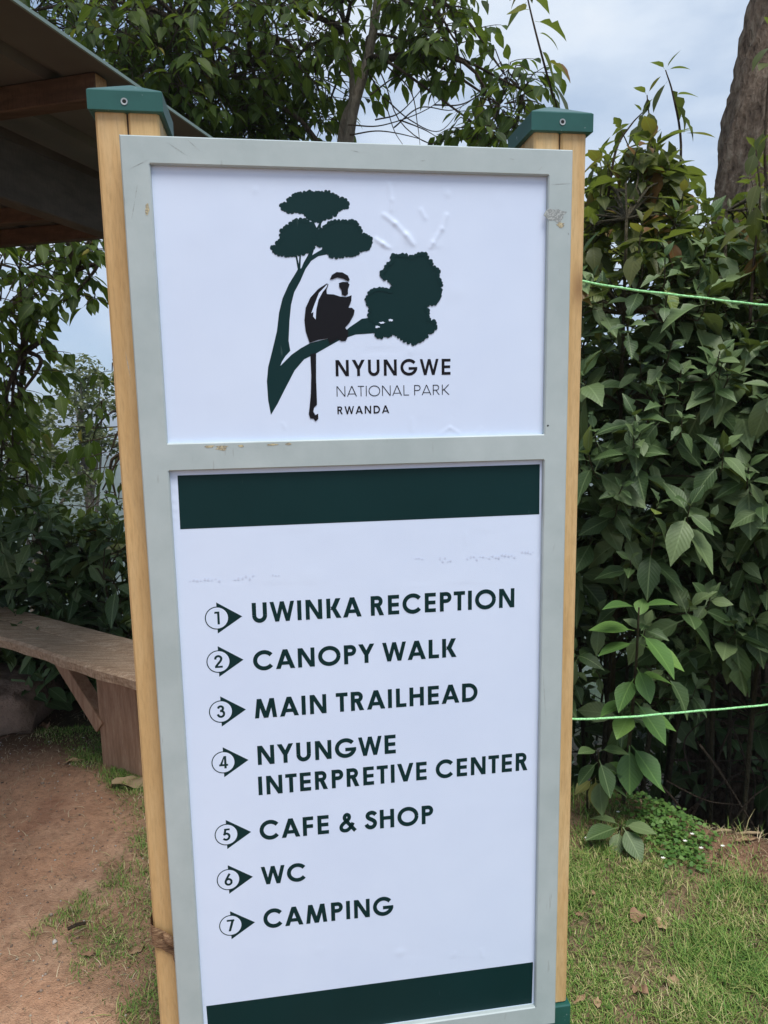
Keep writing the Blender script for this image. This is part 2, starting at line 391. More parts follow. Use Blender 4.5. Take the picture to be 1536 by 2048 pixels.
# ------------------------------------------------------------------ terrain
def sst(a, b, x):
    t = np.clip((x - a) / (b - a), 0, 1); return t * t * (3 - 2 * t)
def wob(x, y, k, s):
    return (np.sin(x * k * 1.0 + s) * np.cos(y * k * .87 + s * 1.7) + .6 * np.sin(x * k * 2.1 - y * k * 1.3 + s * 2.3) + .35 * np.cos(y * k * 3.7 + x * k * 2.9 + s)) / 1.95
def edge_y(x):
    right = np.interp(x, [.3, .75, .95, 1.1, 1.25, 1.4, 2.5, 6], [2.58, 2.58, 2.52, 2.40, 2.27, 2.15, 1.75, 1.5])
    return right + (4.3 - right) * sst(.3, -.7, x)
def Hh(x, y):
    x = np.asarray(x, float); y = np.asarray(y, float)
    d = y - edge_y(x) - .07 * wob(x, y, 6, 1.3)
    h = -(1.0 + .75 * sst(.3, .9, x)) * sst(0, .62, d) - .38 * np.maximum(0, d - .5)
    lip = .035 * np.exp(-((d + .05) / .16) ** 2) * sst(.2, .7, x)
    r = np.hypot(x, y)
    h = np.where(d > 0, h, 0) + lip
    h = h - .22 * np.maximum(0, r - 14) * (d <= 0)
    h = np.maximum(h, -95 + 0 * h)
    ridge = 52 * np.exp(-((r - 640) / 210) ** 2) * (1 + .16 * wob(x, y, .008, 2)) + 85 * sst(900, 2300, r) * (.62 + .12 * wob(x, y, .003, 5))
    far = sst(120, 400, r)
    h = h + far * (ridge + 5 * wob(x, y, .03, .5))
    near = np.exp(-(r / 7) ** 2)
    return h + near * (.012 * wob(x, y, 3.1, .2) + .006 * wob(x, y, 9.7, 2.0) + .003 * wob(x, y, 27, 3.0))
def grass_mask(x, y):
    xb = np.interp(y, [-5, 1.0, 1.6, 1.9, 2.05, 2.44, 2.8, 3.2, 4], [-.3, -.35, -.66, -.97, -.95, -1.02, -1.2, -1.7, -3])
    left = sst(-.10, .20, x - xb - .10 * wob(x, y, 9, 4) - .06 * wob(x, y, 21, 1)) * (.45 + .55 * sst(-.25, .35, wob(x, y, 7.5, 3.3)))
    rightm = .62 + .38 * sst(-.5, .1, wob(x, y, 5.3, .7))
    d = y - edge_y(x)
    g = np.where(x > .1, rightm * (1 - .8 * sst(-.34, -.10, d + .09 * wob(x, y, 8, 5)) * sst(.8, 1.05, x)), left) * (1 - .85 * sst(-.12, .12, d))
    return g
def axis(lo, hi, f0, f1, step, far):
    a = list(np.arange(f0, f1 + 1e-6, step)); g = step; x = f0; pre = []
    while x > lo: g *= 1.16; x -= g; pre.append(x)
    g = step; x = f1; post = []
    while x < hi: g *= 1.16; x += g; post.append(x)
    return np.array(pre[::-1] + a + post)
gx = axis(-3200, 3200, -2.6, 2.6, .035, 1); gy = axis(-3200, 3200, .9, 4.6, .035, 1)
GX, GY = np.meshgrid(gx, gy); GZ = Hh(GX, GY)
nx, ny = len(gx), len(gy)
idx = np.arange(nx * ny).reshape(ny, nx)
Fq = np.stack([idx[:-1, :-1], idx[:-1, 1:], idx[1:, 1:], idx[1:, :-1]], -1).reshape(-1, 4)
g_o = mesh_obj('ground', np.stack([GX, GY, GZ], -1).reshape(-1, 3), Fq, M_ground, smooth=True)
g_o['kind'] = 'structure'
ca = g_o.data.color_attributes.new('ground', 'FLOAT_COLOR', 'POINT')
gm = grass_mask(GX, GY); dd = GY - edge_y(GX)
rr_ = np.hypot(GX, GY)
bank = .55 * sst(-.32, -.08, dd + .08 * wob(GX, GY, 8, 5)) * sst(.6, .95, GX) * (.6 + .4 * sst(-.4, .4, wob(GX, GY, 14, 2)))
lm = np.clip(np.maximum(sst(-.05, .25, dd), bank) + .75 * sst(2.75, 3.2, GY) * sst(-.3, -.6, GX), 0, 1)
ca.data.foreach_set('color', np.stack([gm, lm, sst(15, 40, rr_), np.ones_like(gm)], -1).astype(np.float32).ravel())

# ------------------------------------------------------------------ the sign
W = .84
YAW = rad(8.34)
T0 = CAM + W * np.array([-.5415, 1.6210, .5642])        # top left corner of the frame's face
UX = np.array([math.cos(YAW), math.sin(YAW), 0]); UZ = np.array([0, 0, 1.0]); UB = np.array([-math.sin(YAW), math.cos(YAW), 0])   # right, up, back
def SP(u, v, d=0): return T0 + UX * u - UZ * v + UB * d       # metres on the sign: right, down, back
def sign_uv(px, py, d):
    r = ray(px, py); P0 = T0 + UB * d
    t = ((P0 - CAM) @ UB) / (r @ UB); q = CAM + r * t - T0
    return np.array([q @ UX, -(q @ UZ)])
UL, UR, V1, V2, V3, V4, V5 = [W * k for k in (.0591, .9422, .0569, .6475, .7102, .2084 + 2, 2.2688)]
FT, RC = .04, .011                                     # frame depth, panel recess
base_c = SP(W / 2, 0, .1); base_c[2] = 0
sign = empty('park_sign', base_c, 'tall wayfinding sign with a grey steel frame on two yellow wooden posts', 'sign')

def rbar(mb, u0, u1, v0, v1, d0, d1, bev=.0025):
    mb.box(SP((u0 + u1) / 2, (v0 + v1) / 2, (d0 + d1) / 2), (UX, UB, -UZ), ((u1 - u0) / 2, (d1 - d0) / 2, (v1 - v0) / 2), 0, bev)
fb = MB()
def frame_ring():
    # one welded face with two openings: front lip rounded slightly
    us = [0, UL, UR, W]; vs = [0, V1, V2, V3, V4, V5]; b = .0022
    solid = lambda i, j: not (i == 1 and j in (1, 3))
    V = []; Fc = []
    def quad(a, b_, c, d_): n = len(V); V.extend([a, b_, c, d_]); Fc.append((n, n + 1, n + 2, n + 3))
    for i in range(3):
        for j in range(5):
            if not solid(i, j): continue
            nb = dict(l=i > 0 and solid(i - 1, j), r=i < 2 and solid(i + 1, j), t=j > 0 and solid(i, j - 1), b=j < 4 and solid(i, j + 1))
            ins = [0 if nb[k] else b for k in 'lrtb']
            u0, u1, v0, v1 = us[i], us[i + 1], vs[j], vs[j + 1]
            U0, U1, W0, W1 = u0 + ins[0], u1 - ins[1], v0 + ins[2], v1 - ins[3]
            # inner corners keep the bevel continuous
            quad(SP(U0, W0), SP(U0, W1), SP(U1, W1), SP(U1, W0))
            if not nb['l']:
                quad(SP(u0, v0 if nb['t'] else v0 + b * 0, b), SP(u0, v1, b), SP(U0, W1), SP(U0, W0)); quad(SP(u0, v0, FT), SP(u0, v1, FT), SP(u0, v1, b), SP(u0, v0, b))
            if not nb['r']:
                quad(SP(U1, W0), SP(U1, W1), SP(u1, v1, b), SP(u1, v0, b)); quad(SP(u1, v0, b), SP(u1, v1, b), SP(u1, v1, FT), SP(u1, v0, FT))
            if not nb['t']:
                quad(SP(u0, v0, b), SP(U0, W0), SP(U1, W0), SP(u1, v0, b)); quad(SP(u0, v0, FT), SP(u0, v0, b), SP(u1, v0, b), SP(u1, v0, FT))
            if not nb['b']:
                quad(SP(U0, W1), SP(u0, v1, b), SP(u1, v1, b), SP(U1, W1)); quad(SP(u0, v1, b), SP(u0, v1, FT), SP(u1, v1, FT), SP(u1, v1, b))
            quad(SP(u0, v0, FT), SP(u1, v0, FT), SP(u1, v1, FT), SP(u0, v1, FT))
    return V, Fc
fV, fF = frame_ring()
frame = mesh_obj('steel_frame', fV, fF, M_frame, sign)

def blob(cx, cy, rx, ry, n=14, j=.35, rot=0):
    o = []
    for k in range(n):
        a = 2 * math.pi * k / n; q = 1 + R.uniform(-j, j)
        x, y = rx * q * math.cos(a), ry * q * math.sin(a)
        o.append((cx + x * math.cos(rot) - y * math.sin(rot), cy + x * math.sin(rot) + y * math.cos(rot)))
    return o
def flat(name, polys, d, mats, parent, mi=None, step=.00005):
    """flat print: polygons given in sign metres (u,v), each a hair in front of the one before"""
    V = []; Fc = []; M = []
    for k, P in enumerate(polys):
        P = [(float(a), float(b)) for a, b in P]; n = len(V); dz = d - k * step
        pts = [SP(a, b, dz) for a, b in P]; V += pts
        if len(P) <= 4: tr = [tuple(range(len(P)))] if len(P) == 3 else [(0, 1, 2), (0, 2, 3)]
        else: tr = tessellate_polygon([[Vector((a, b, 0)) for a, b in P]])
        for f in tr:
            a, b, c = [np.array(pts[i]) for i in f]
            nn = np.cross(b - a, c - a)
            if nn @ UB > 0: f = (f[0], f[2], f[1])
            Fc.append(tuple(n + i for i in f)); M.append(mi[k] if mi else 0)
    return mesh_obj(name, V, Fc, mats, parent, midx=M)

# paint chips and rubs on the frame (photo pixels -> frame face)
for i, (px, py, rx, ry, mt_) in enumerate([(418, 893, .010, .003, M_chip), (444, 895, .011, .005, M_chip), (482, 892, .006, .0025, M_chip), (545, 889, .010, .002, M_chip), (577, 888, .006, .002, M_chip),
                                       (1121, 449, .008, .005, M_chip), (1112, 431, .020, .013, M_graph), (294, 420, .0035, .011, M_chip), (1096, 851, .002, .002, M_hole), (1137, 468, .0015, .0015, M_graph)]):
    c = sign_uv(px, py, 0); flat('paint_chip', [blob(c[0], c[1], rx, ry)], -.0003 - .0001 * (mt_ is M_chip), mt_, frame)
for (x0, y0, x1, y1) in [(331, 283, 377, 313), (371, 276, 402, 304), (257, 339, 300, 318), (275, 367, 270, 400), (270, 400, 263, 440), (1019, 317, 1030, 320), (1077, 341, 1086, 332), (1101, 369, 1147, 367), (250, 700, 262, 760), (1085, 1330, 1092, 1440), (700, 300, 724, 306), (840, 322, 852, 321)]:
    a, b = sign_uv(x0, y0, 0), sign_uv(x1, y1, 0); t_ = (b - a) / np.linalg.norm(b - a); n_ = np.array([-t_[1], t_[0]]) * .0005
    flat('scratch', [[a - n_ * .3, (a + b) / 2 - n_, b, (a + b) / 2 + n_]], -.0002, M_graph, frame)

# panels: sheets with creases, bubbles and a slightly wavy surface
def panel(name, u0, u1, v0, v1, creases, bubbles, nu, nv, keep, amp=.0005):
    ug = np.linspace(u0 - .004, u1 + .004, nu); vg = np.linspace(v0 - .004, v1 + .004, nv)
    U, V_ = np.meshgrid(ug, vg); D = np.full_like(U, RC) + amp * wob(U, V_, 16, .4) * .5
    for pts, wd, hg in creases:
        P = [sign_uv(x, y, RC) for x, y in pts]
        for a, b in zip(P[:-1], P[1:]):
            ab = b - a; t = np.clip(((U - a[0]) * ab[0] + (V_ - a[1]) * ab[1]) / (ab @ ab), 0, 1)
            dist = np.hypot(U - a[0] - t * ab[0], V_ - a[1] - t * ab[1])
            D -= .6 * hg * np.exp(-(dist / (wd * .8)) ** 2)
    for x, y, wd, hg in bubbles:
        c = sign_uv(x, y, RC); D -= .6 * hg * np.exp(-(((U - c[0]) ** 2 + (V_ - c[1]) ** 2) / wd ** 2))
    PX, PY = project((T0 + U[..., None] * UX - V_[..., None] * UZ + RC * UB))[:2]
    for x0, y0, x1, y1 in keep:               # the print itself is pressed flat
        D = RC + (D - RC) * (1 - sst(6, 0, np.maximum(np.maximum(x0 - PX, PX - x1), np.maximum(y0 - PY, PY - y1))))
    D = np.maximum(D, .0045)
    Vt = T0 + U[..., None] * UX - V_[..., None] * UZ + D[..., None] * UB
    ii = np.arange(nu * nv).reshape(nv, nu)
    Fq = np.stack([ii[:-1, :-1], ii[1:, :-1], ii[1:, 1:], ii[:-1, 1:]], -1).reshape(-1, 4)
    return mesh_obj(name, Vt.reshape(-1, 3), Fq, M_vinyl, sign, smooth=True)
cre_up = [([(768, 430), (790, 447), (812, 470), (826, 488)], .0055, .0022), ([(744, 474), (766, 488), (784, 502)], .0045, .0024), ([(893, 430), (884, 458), (866, 486), (857, 505)], .0045, .0020),
          ([(778, 368), (784, 400), (783, 420)], .0045, .0012), ([(842, 420), (850, 436)], .005, .0014), ([(640, 352), (643, 380)], .002, .0010), ([(604, 343), (625, 352)], .002, .0010), ([(680, 340), (708, 355)], .002, .001),
          ([(822, 690), (820, 760), (825, 860)], .006, .0007), ([(560, 830), (570, 856)], .004, .0007), ([(880, 868), (900, 855), (918, 866)], .004, .0010), ([(958, 866), (962, 855)], .003, .0008)]
bub_up = [(510, 380, .006, .0010), (912, 582, .018, .0010), (895, 388, .006, .0012), (762, 512, .008, .0010), (815, 478, .010, .0016), (875, 490, .010, .0008), (1000, 400, .012, .0006), (880, 720, .012, .0006), (400, 470, .03, .0006), (430, 790, .02, .0005)]
up_panel = panel('upper_panel', UL, UR, V1, V2, cre_up, bub_up, 260, 180, [(536, 378, 746, 516), (735, 500, 888, 692), (530, 500, 720, 842), (665, 712, 906, 832)])
cre_lo = [([(346, 1000), (356, 1002)], .003, .0014), ([(347, 1018), (357, 1018)], .003, .0016), ([(345, 975), (354, 980)], .003, .0012), ([(348, 1035), (357, 1040)], .003, .0010), ([(930, 1045), (932, 1085)], .004, .0006), ([(900, 1925), (910, 1905)], .004, .0010),
          ([(963, 1900), (968, 1935)], .004, .0012), ([(395, 1990), (411, 1996)], .003, .0014), ([(397, 2020), (411, 2026)], .003, .0014), ([(1066, 1950), (1074, 1955)], .003, .0012), ([(1064, 1985), (1073, 1990)], .003, .0012), ([(1078, 1120), (1082, 1180)], .003, .0018)]
bub_lo = [(800, 1905, .010, .0012), (745, 1700, .006, .0008), (870, 1660, .006, .0006), (860, 1815, .01, .0007), (620, 1150, .02, .0006), (940, 1400, .02, .0004), (640, 1900, .015, .0006)]
lo_panel = panel('lower_panel', UL, UR, V3, V4, cre_lo, bub_lo, 200, 320, [(356, 925, 1080, 1060), (405, 1170, 1062, 1600), (420, 1600, 872, 1890), (410, 1918, 1068, 2100)])

# ---- lettering: geometric capitals drawn from strokes, unit cap height
def arcpts(cx, cy, rx, ry, a0, a1, n=22):
    return [(cx + rx * math.cos(rad(a0 + (a1 - a0) * i / n)), cy + ry * math.sin(rad(a0 + (a1 - a0) * i / n))) for i in range(n + 1)]
def strip(P, s):
    """stroke of width s along P -> quads"""
    P = [np.array(p, float) for p in P]; L, Rr = [], []
    for i, p in enumerate(P):
        t = P[min(i + 1, len(P) - 1)] - P[max(i - 1, 0)]; t /= np.linalg.norm(t) + 1e-9
        n = np.array([-t[1], t[0]]) * s / 2; L.append(p + n); Rr.append(p - n)
    return [[L[i], L[i + 1], Rr[i + 1], Rr[i]] for i in range(len(P) - 1)]
def ring_strip(P, s): return [('S', strip(P, s))]
def glyph(ch, s):
    """list of pieces; a piece is a list of quads/polygons that do not overlap; y up"""
    def rect(x0, y0, x1, y1): return [[(x0, y0), (x1, y0), (x1, y1), (x0, y1)]]
    def diag(xa, xb, y0=0, y1=1, wmul=1.0):
        wh = s * math.sqrt(1 + ((xb - xa) / (y1 - y0)) ** 2) * wmul
        return [[(xa, y0), (xa + wh, y0), (xb + wh, y1), (xb, y1)]], wh
    def wdt(dx, dy): return s * math.sqrt(1 + (dx / dy) ** 2)
    h = s / 2
    if ch == 'I': return [rect(0, 0, s, 1)], s
    if ch == 'L': return [rect(0, 0, s, 1), rect(s, 0, .56, s * .92)], .56
    if ch == 'E': return [rect(0, 0, s, 1), rect(s, 0, .60, s * .92), rect(s, 1 - s * .92, .60, 1), rect(s, .5 - s * .46, .58, .5 + s * .46)], .60
    if ch == 'F': return [rect(0, 0, s, 1), rect(s, 1 - s * .92, .56, 1), rect(s, .5 - s * .5, .54, .5 + s * .42)], .56
    if ch == 'T': return [rect(.31 - h, 0, .31 + h, 1 - s * .92), rect(0, 1 - s * .92, .62, 1)], .62
    if ch == 'H': return [rect(0, 0, s, 1), rect(.78 - s, 0, .78, 1), rect(s, .54 - s * .46, .78 - s, .54 + s * .46)], .78
    if ch == 'N':
        w_ = .86; wh = wdt(w_ - 1.25 * s, 1)
        return [rect(0, 0, s * .97, 1), rect(w_ - s * .97, 0, w_, 1), [[(0, 1), (wh * .98, 1), (w_, 0), (w_ - wh * .98, 0)]]], w_
    if ch == 'A':
        w_ = .98; wh = wdt(w_ / 2, 1); tx = w_ / 2 - wh / 2
        a = [[(0, 0), (wh, 0), (tx + wh, 1), (tx, 1)]]; b = [[(w_ - wh, 0), (w_, 0), (w_ - tx, 1), (w_ - tx - wh, 1)]]
        y0, y1 = .20, .20 + s * .86; f = lambda y: wh * .7 + tx * y
        return [a, b, [[(f(y0), y0), (w_ - f(y0), y0), (w_ - f(y1), y1), (f(y1), y1)]]], w_
    if ch == 'V':
        w_ = .92; wh = wdt(w_ / 2, 1); tx = w_ / 2 - wh / 2
        return [[[(tx, 0), (tx + wh, 0), (wh, 1), (0, 1)]], [[(w_ - tx - wh, 0), (w_ - tx, 0), (w_, 1), (w_ - wh, 1)]]], w_
    if ch == 'W':
        w_ = 1.26; q = w_ / 4; wh = wdt(q * .8, 1) * .92
        b1, b2 = w_ * .285, w_ * .715
        P = [[[(b1 - wh / 2, 0), (b1 + wh / 2, 0), (wh, 1), (0, 1)]], [[(b1 - wh / 2, 0), (b1 + wh / 2, 0), (w_ / 2 + wh / 2, 1), (w_ / 2 - wh / 2, 1)]],
             [[(b2 - wh / 2, 0), (b2 + wh / 2, 0), (w_ / 2 + wh / 2, 1), (w_ / 2 - wh / 2, 1)]], [[(b2 - wh / 2, 0), (b2 + wh / 2, 0), (w_, 1), (w_ - wh, 1)]]]
        return P, w_
    if ch == 'M':
        w_ = 1.14; o_ = .13; wh = s * 1.02; wd_ = wdt(w_ / 2 - o_, 1)
        c = w_ / 2
        return [[[(0, 0), (wh, 0), (o_ + wh, 1), (o_, 1)]], [[(w_ - wh, 0), (w_, 0), (w_ - o_, 1), (w_ - o_ - wh, 1)]],
                [[(c - wd_ / 2, 0), (c + wd_ / 2, 0), (o_ + wd_, 1), (o_, 1)]], [[(c - wd_ / 2, 0), (c + wd_ / 2, 0), (w_ - o_, 1), (w_ - o_ - wd_, 1)]]], w_
    if ch == 'Y':
        w_ = .84; c = w_ / 2; y = .44; wh = wdt(c - h, 1 - y)
        return [rect(c - h, 0, c + h, y + .04), [[(c - wh / 2, y), (c + wh / 2, y), (wh, 1), (0, 1)]], [[(c - wh / 2, y), (c + wh / 2, y), (w_, 1), (w_ - wh, 1)]]], w_
    if ch == 'K':
        w_ = .78; wh = wdt(w_ - s, .5) * .82
        return [rect(0, 0, s, 1), [[(s * .98, .42), (s * .98 + wh, .42), (w_ - .03, 1), (w_ - .03 - wh, 1)]], [[(w_ - wh, 0), (w_, 0), (s + wh * .9, .585), (s, .585)]]], w_
    if ch == 'U':
        w_ = .76; r = w_ / 2; c = r
        return [rect(0, r - .01, s, 1), rect(w_ - s, r - .01, w_, 1), strip(arcpts(c, r - .012, r - h, r - h, 180, 360), s)], w_
    if ch == 'O':
        return [strip(arcpts(.58, .5, .58 - h, .525 - h, 0, 360, 44), s)], 1.16
    if ch == 'C':
        return [strip(arcpts(.56, .5, .56 - h, .525 - h, 38, 322, 36), s)], 1.03
    if ch == 'G':
        return [strip(arcpts(.57, .5, .57 - h, .525 - h, 38, 345, 38), s), [[(.55, .5 - s * .80), (1.125, .5 - s * .80), (1.13, .5 + s * .06), (.55, .5 + s * .06)]]], 1.13
    if ch == 'D':
        w_ = .86
        return [rect(0, 0, s, 1), strip([(s, 1 - h), (.36, 1 - h)] + arcpts(w_ - .5, .5, .5 - h, .5 - h, 90, -90, 22) + [(s, h)], s)], w_
    if ch in 'PR':
        w_ = .64; r = .285
        P = [rect(0, 0, s, 1), strip([(s, 1 - h * .96), (w_ - r, 1 - h * .96)] + arcpts(w_ - r, 1 - r, r - h * .96, r - h * .96, 90, -90, 16) + [(s, 1 - 2 * r + h * .96)], s * .96)]
        if ch == 'R':
            wh = wdt(.28, .45) * .98; P.append([[(.70 - wh, 0), (.70, 0), (.26 + wh, .46), (.26, .46)]]); w_ = .70
        return P, w_
    if ch == 'S':
        w_ = .62
        C = [(.57, .80), (.50, .885), (.40, .93), (.30, .93), (.20, .89), (.135, .80), (.14, .70), (.20, .62), (.30, .555), (.41, .49), (.50, .41), (.535, .30), (.50, .18), (.42, .10), (.31, .068), (.20, .09), (.11, .16), (.055, .27)]
        Cs = [(x - .0, y) for x, y in C]; k = (1 - s) / .865
        Cs = [(x, .5 + (y - .4995) * k) for x, y in Cs]
        return [strip(curve([(x, y) for x, y in Cs], 60), s)], w_
    if ch == '&':
        C = [(.86, .02), (.62, .30), (.36, .60), (.29, .74), (.32, .86), (.42, .915), (.52, .86), (.54, .74), (.47, .63), (.34, .53), (.19, .42), (.10, .28), (.13, .14), (.25, .07), (.42, .08), (.57, .19), (.68, .34), (.74, .46)]
        return [strip(curve(C, 70), s * .92)], .88
    if ch == '1': return [rect(.22, 0, .22 + s, 1), [[(.0, 1 - s * .9), (.22, 1 - s * .9), (.22, 1), (.04, 1)]]], .22 + s
    if ch == '2':
        return [strip(curve([(.07, .68), (.10, .83), (.22, .92), (.36, .92), (.49, .82), (.51, .68), (.44, .53), (.28, .34), (.09, .10)], 40), s), rect(.02, 0, .60, s * .9)], .6
    if ch == '3':
        return [strip(curve([(.08, .76), (.15, .88), (.28, .92), (.41, .86), (.45, .73), (.38, .60), (.24, .55)], 30), s), strip(curve([(.22, .55), (.40, .52), (.50, .40), (.49, .22), (.37, .10), (.22, .09), (.10, .18), (.05, .30)], 36), s)], .58
    if ch == '4':
        return [rect(.38, 0, .38 + s, 1), rect(.0, .20, .66, .20 + s * .9), [[(0, .20), (.2, .20), (.44, 1), (.36, 1)]]], .66
    if ch == '5':
        return [rect(.14, 1 - s * .9, .56, 1), [[(.06, .46), (.06 + s, .46), (.16 + s, 1), (.16, 1)]], strip(curve([(.08, .50), (.25, .59), (.42, .54), (.51, .38), (.47, .20), (.34, .09), (.20, .09), (.05, .18)], 40), s)], .6
    if ch == '6':
        return [strip(arcpts(.31, .31, .31 - h, .32 - h, 0, 360, 32), s), strip(curve([(.42, 1.0), (.28, .76), (.12, .45), (.09, .31)], 14), s)], .62
    if ch == '7': return [rect(.0, 1 - s * .9, .58, 1), [[(.10, 0), (.10 + s * 1.1, 0), (.58, 1), (.58 - s * 1.2, 1)]]], .58
    raise KeyError(ch)
SB = {'A': .02, 'V': .02, 'W': .02, 'Y': .02, 'T': .035, 'O': .05, 'C': .05, 'G': .05, 'S': .05, 'L': .04, 'K': .03, 'P': .05}
def text_polys(txt, s, track=.04):
    x = 0; out_ = []; first = True; left = None; right = 0
    for ch in txt:
        if ch == ' ': x += .30 + track; continue
        P, w_ = glyph(ch, s); sb = SB.get(ch, .09)
        lb = sb if ch not in 'LKPRDEF' else .09
        x += lb
        if left is None: left = x
        for piece in P: out_.append([[(x + a, b) for a, b in q] for q in piece])
        right = x + w_
        x += w_ + sb + track
    return out_, left, right
def lettering(txt, s, pl, pr, tl, tr_, parent, mt_, label, track=.04):
    """pl, pr: photo pixels of the baseline's two ends; tl, tr_: of the cap line's two ends"""
    d = RC - .0003
    a, b, c, e = [sign_uv(*q, RC) for q in (pl, pr, tl, tr_)]
    vb = (a[1] + b[1]) / 2; vt = (c[1] + e[1]) / 2; cap = vb - vt
    P, x0, x1 = text_polys(txt, s, track); k = (b[0] - a[0]) / (x1 - x0)
    tilt = (b[1] - a[1]) / (b[0] - a[0]) * .5
    words = txt.split(' '); seq = []
    for wi, wd_ in enumerate(words):
        for ch in wd_: seq += [wi] * len(glyph(ch, s)[0])
    for wi, wd_ in enumerate(words):
        V = []; Fc = []
        for i, piece in enumerate(P):
            if seq[i] != wi: continue
            dz = d - (i % 5) * .00006
            for q in piece:
                n = len(V)
                for (x, y) in q:
                    u = a[0] + (x - x0) * k; V.append(SP(u, vb - y * cap + (u - (a[0] + b[0]) / 2) * tilt, dz))
                A, B, C_ = V[n], V[n + 1], V[n + 2]
                Fc.append((n, n + 1, n + 2, n + 3) if np.cross(B - A, C_ - A) @ UB < 0 else (n + 3, n + 2, n + 1, n))
        o = mesh_obj('lettering', V, Fc, mt_, parent); o['label'] = label % wd_
TX = [('UWINKA RECEPTION', (505, 1246), (1028.5, 1214), (505, 1206), (1028.5, 1176)), ('CANOPY WALK', (507, 1341), (913, 1313.5), (507, 1302.5), (913, 1276)), ('MAIN TRAILHEAD', (510, 1437), (955, 1402), (510, 1398.5), (955, 1365)),
      ('NYUNGWE', (516, 1530), (791.6, 1506), (516, 1492), (791.6, 1468.6)), ('INTERPRETIVE CENTER', (517.5, 1590.6), (1054.6, 1539.7), (517.5, 1553), (1054.6, 1504.7)), ('CAFE & SHOP', (520, 1679.5), (866.5, 1647), (520, 1642), (866.5, 1610)),
      ('WC', (523, 1769), (613, 1761), (523, 1733), (613, 1726)), ('CAMPING', (527.6, 1855.6), (787, 1829.5), (527.6, 1819), (787, 1792.5))]
for txt, a, b, c, e in TX:
    lettering(txt, .212, a, b, c, e, lo_panel, M_vgreen, 'the word %s in dark green capitals')
lettering('NYUNGWE', .19, (671.6, 753), (901, 749), (671.6, 720), (901, 717.6), up_panel, M_vblack, 'the word %s in bold black capitals', .10)
lettering('NATIONAL PARK', .082, (673.5, 793.5), (899, 789), (673.5, 772), (899, 769.5), up_panel, M_vblack, 'the word %s in thin black capitals', .05)
lettering('RWANDA', .18, (675, 829), (778.5, 826), (675, 812.5), (778.5, 811), up_panel, M_vblack, 'the word %s in small black capitals', .14)
# arrow markers
def marker(n, cx, cy, r_px):
    c = sign_uv(cx, cy, RC); r = (sign_uv(cx + r_px, cy, RC) - c)[0]; d = RC - .0002
    polys = [[(c[0], c[1] - 1.36 * r), (c[0], c[1] + 1.36 * r), (c[0] + 2.1 * r, c[1] - .02 * r)]]; mi = [0]
    circ = [(c[0] + r * 1.0 * math.cos(a), c[1] + r * math.sin(a)) for a in np.linspace(0, 2 * math.pi, 40, endpoint=False)]
    polys.append(circ); mi.append(0)
    polys.append([(c[0] + (x - c[0]) * .915, c[1] + (y - c[1]) * .915) for x, y in circ]); mi.append(1)
    cap = 1.12 * r; P, w_ = glyph(str(n), .17)
    for piece in P:
        for q in piece: polys.append([(c[0] + (x - w_ / 2) * cap, c[1] + cap / 2 - y * cap) for x, y in q]); mi.append(0)
    step = .00008
    V = []; Fc = []; Mi = []
    for k, Pq in enumerate(polys):
        dz = d - min(k, 3) * .0001 - (k % 7) * .00001; nn = len(V); pts = [SP(x, y, dz) for x, y in Pq]; V += pts
        A, B, C_ = pts[0], pts[1], pts[2]; f = tuple(range(nn, nn + len(pts)))
        if np.cross(B - A, C_ - A) @ UB > 0: f = f[::-1]
        Fc.append(f); Mi.append(mi[k])
    o = mesh_obj('arrow_marker', V, Fc, [M_vgreen, M_vinyl], lo_panel, midx=Mi); o['label'] = 'arrow marker with the number %d in a white circle' % n
for n, (x, y, r) in enumerate([(434, 1236, 24.2), (437, 1323, 24), (442, 1423, 24), (447, 1524.5, 24), (453, 1669, 23.7), (457, 1759, 23.5), (461.6, 1850.5, 23.3)]): marker(n + 1, x, y, r)
def pq(pts): return [sign_uv(x, y, RC) for x, y in pts]
o = flat('colour_band', [pq([(355, 951), (360.5, 1058.5), (1078.5, 1028.5), (1079.5, 928.5)])], RC - .0003, M_vgreen, lo_panel); o['label'] = 'dark green band across the top of the list'
bl = sign_uv(1063.5, 2006, RC); tl = sign_uv(412.5, 2012, RC); trr = sign_uv(1066, 1924, RC)
o = flat('colour_band', [[(tl[0], tl[1]), (tl[0] + .002, bl[1]), (bl[0], bl[1]), (trr[0], trr[1])]], RC - .0003, M_vgreen, lo_panel); o['label'] = 'dark green band across the foot of the list'
# faint ghost lines left by older stickers
M_ghost = mat('ghost_residue', (.61, .68, .84), .6, .3)
for (x, y, n_, wd) in [(832, 1118, 3, 6), (880, 1120, 5, 5), (935, 1116, 16, 6), (1045, 1108, 5, 5), (380, 1163, 9, 7), (470, 1156, 6, 7), (545, 1150, 3, 6)]:
    ps = []
    for k in range(n_):
        c = sign_uv(x + k * wd * 1.05, y - k * wd * .045 + R.uniform(-4, 4), RC); ps.append(blob(c[0], c[1], .0022, R.uniform(.0006, .0035), 6, .5))
    flat('residue_mark', ps, RC - .0006, M_ghost, lo_panel)

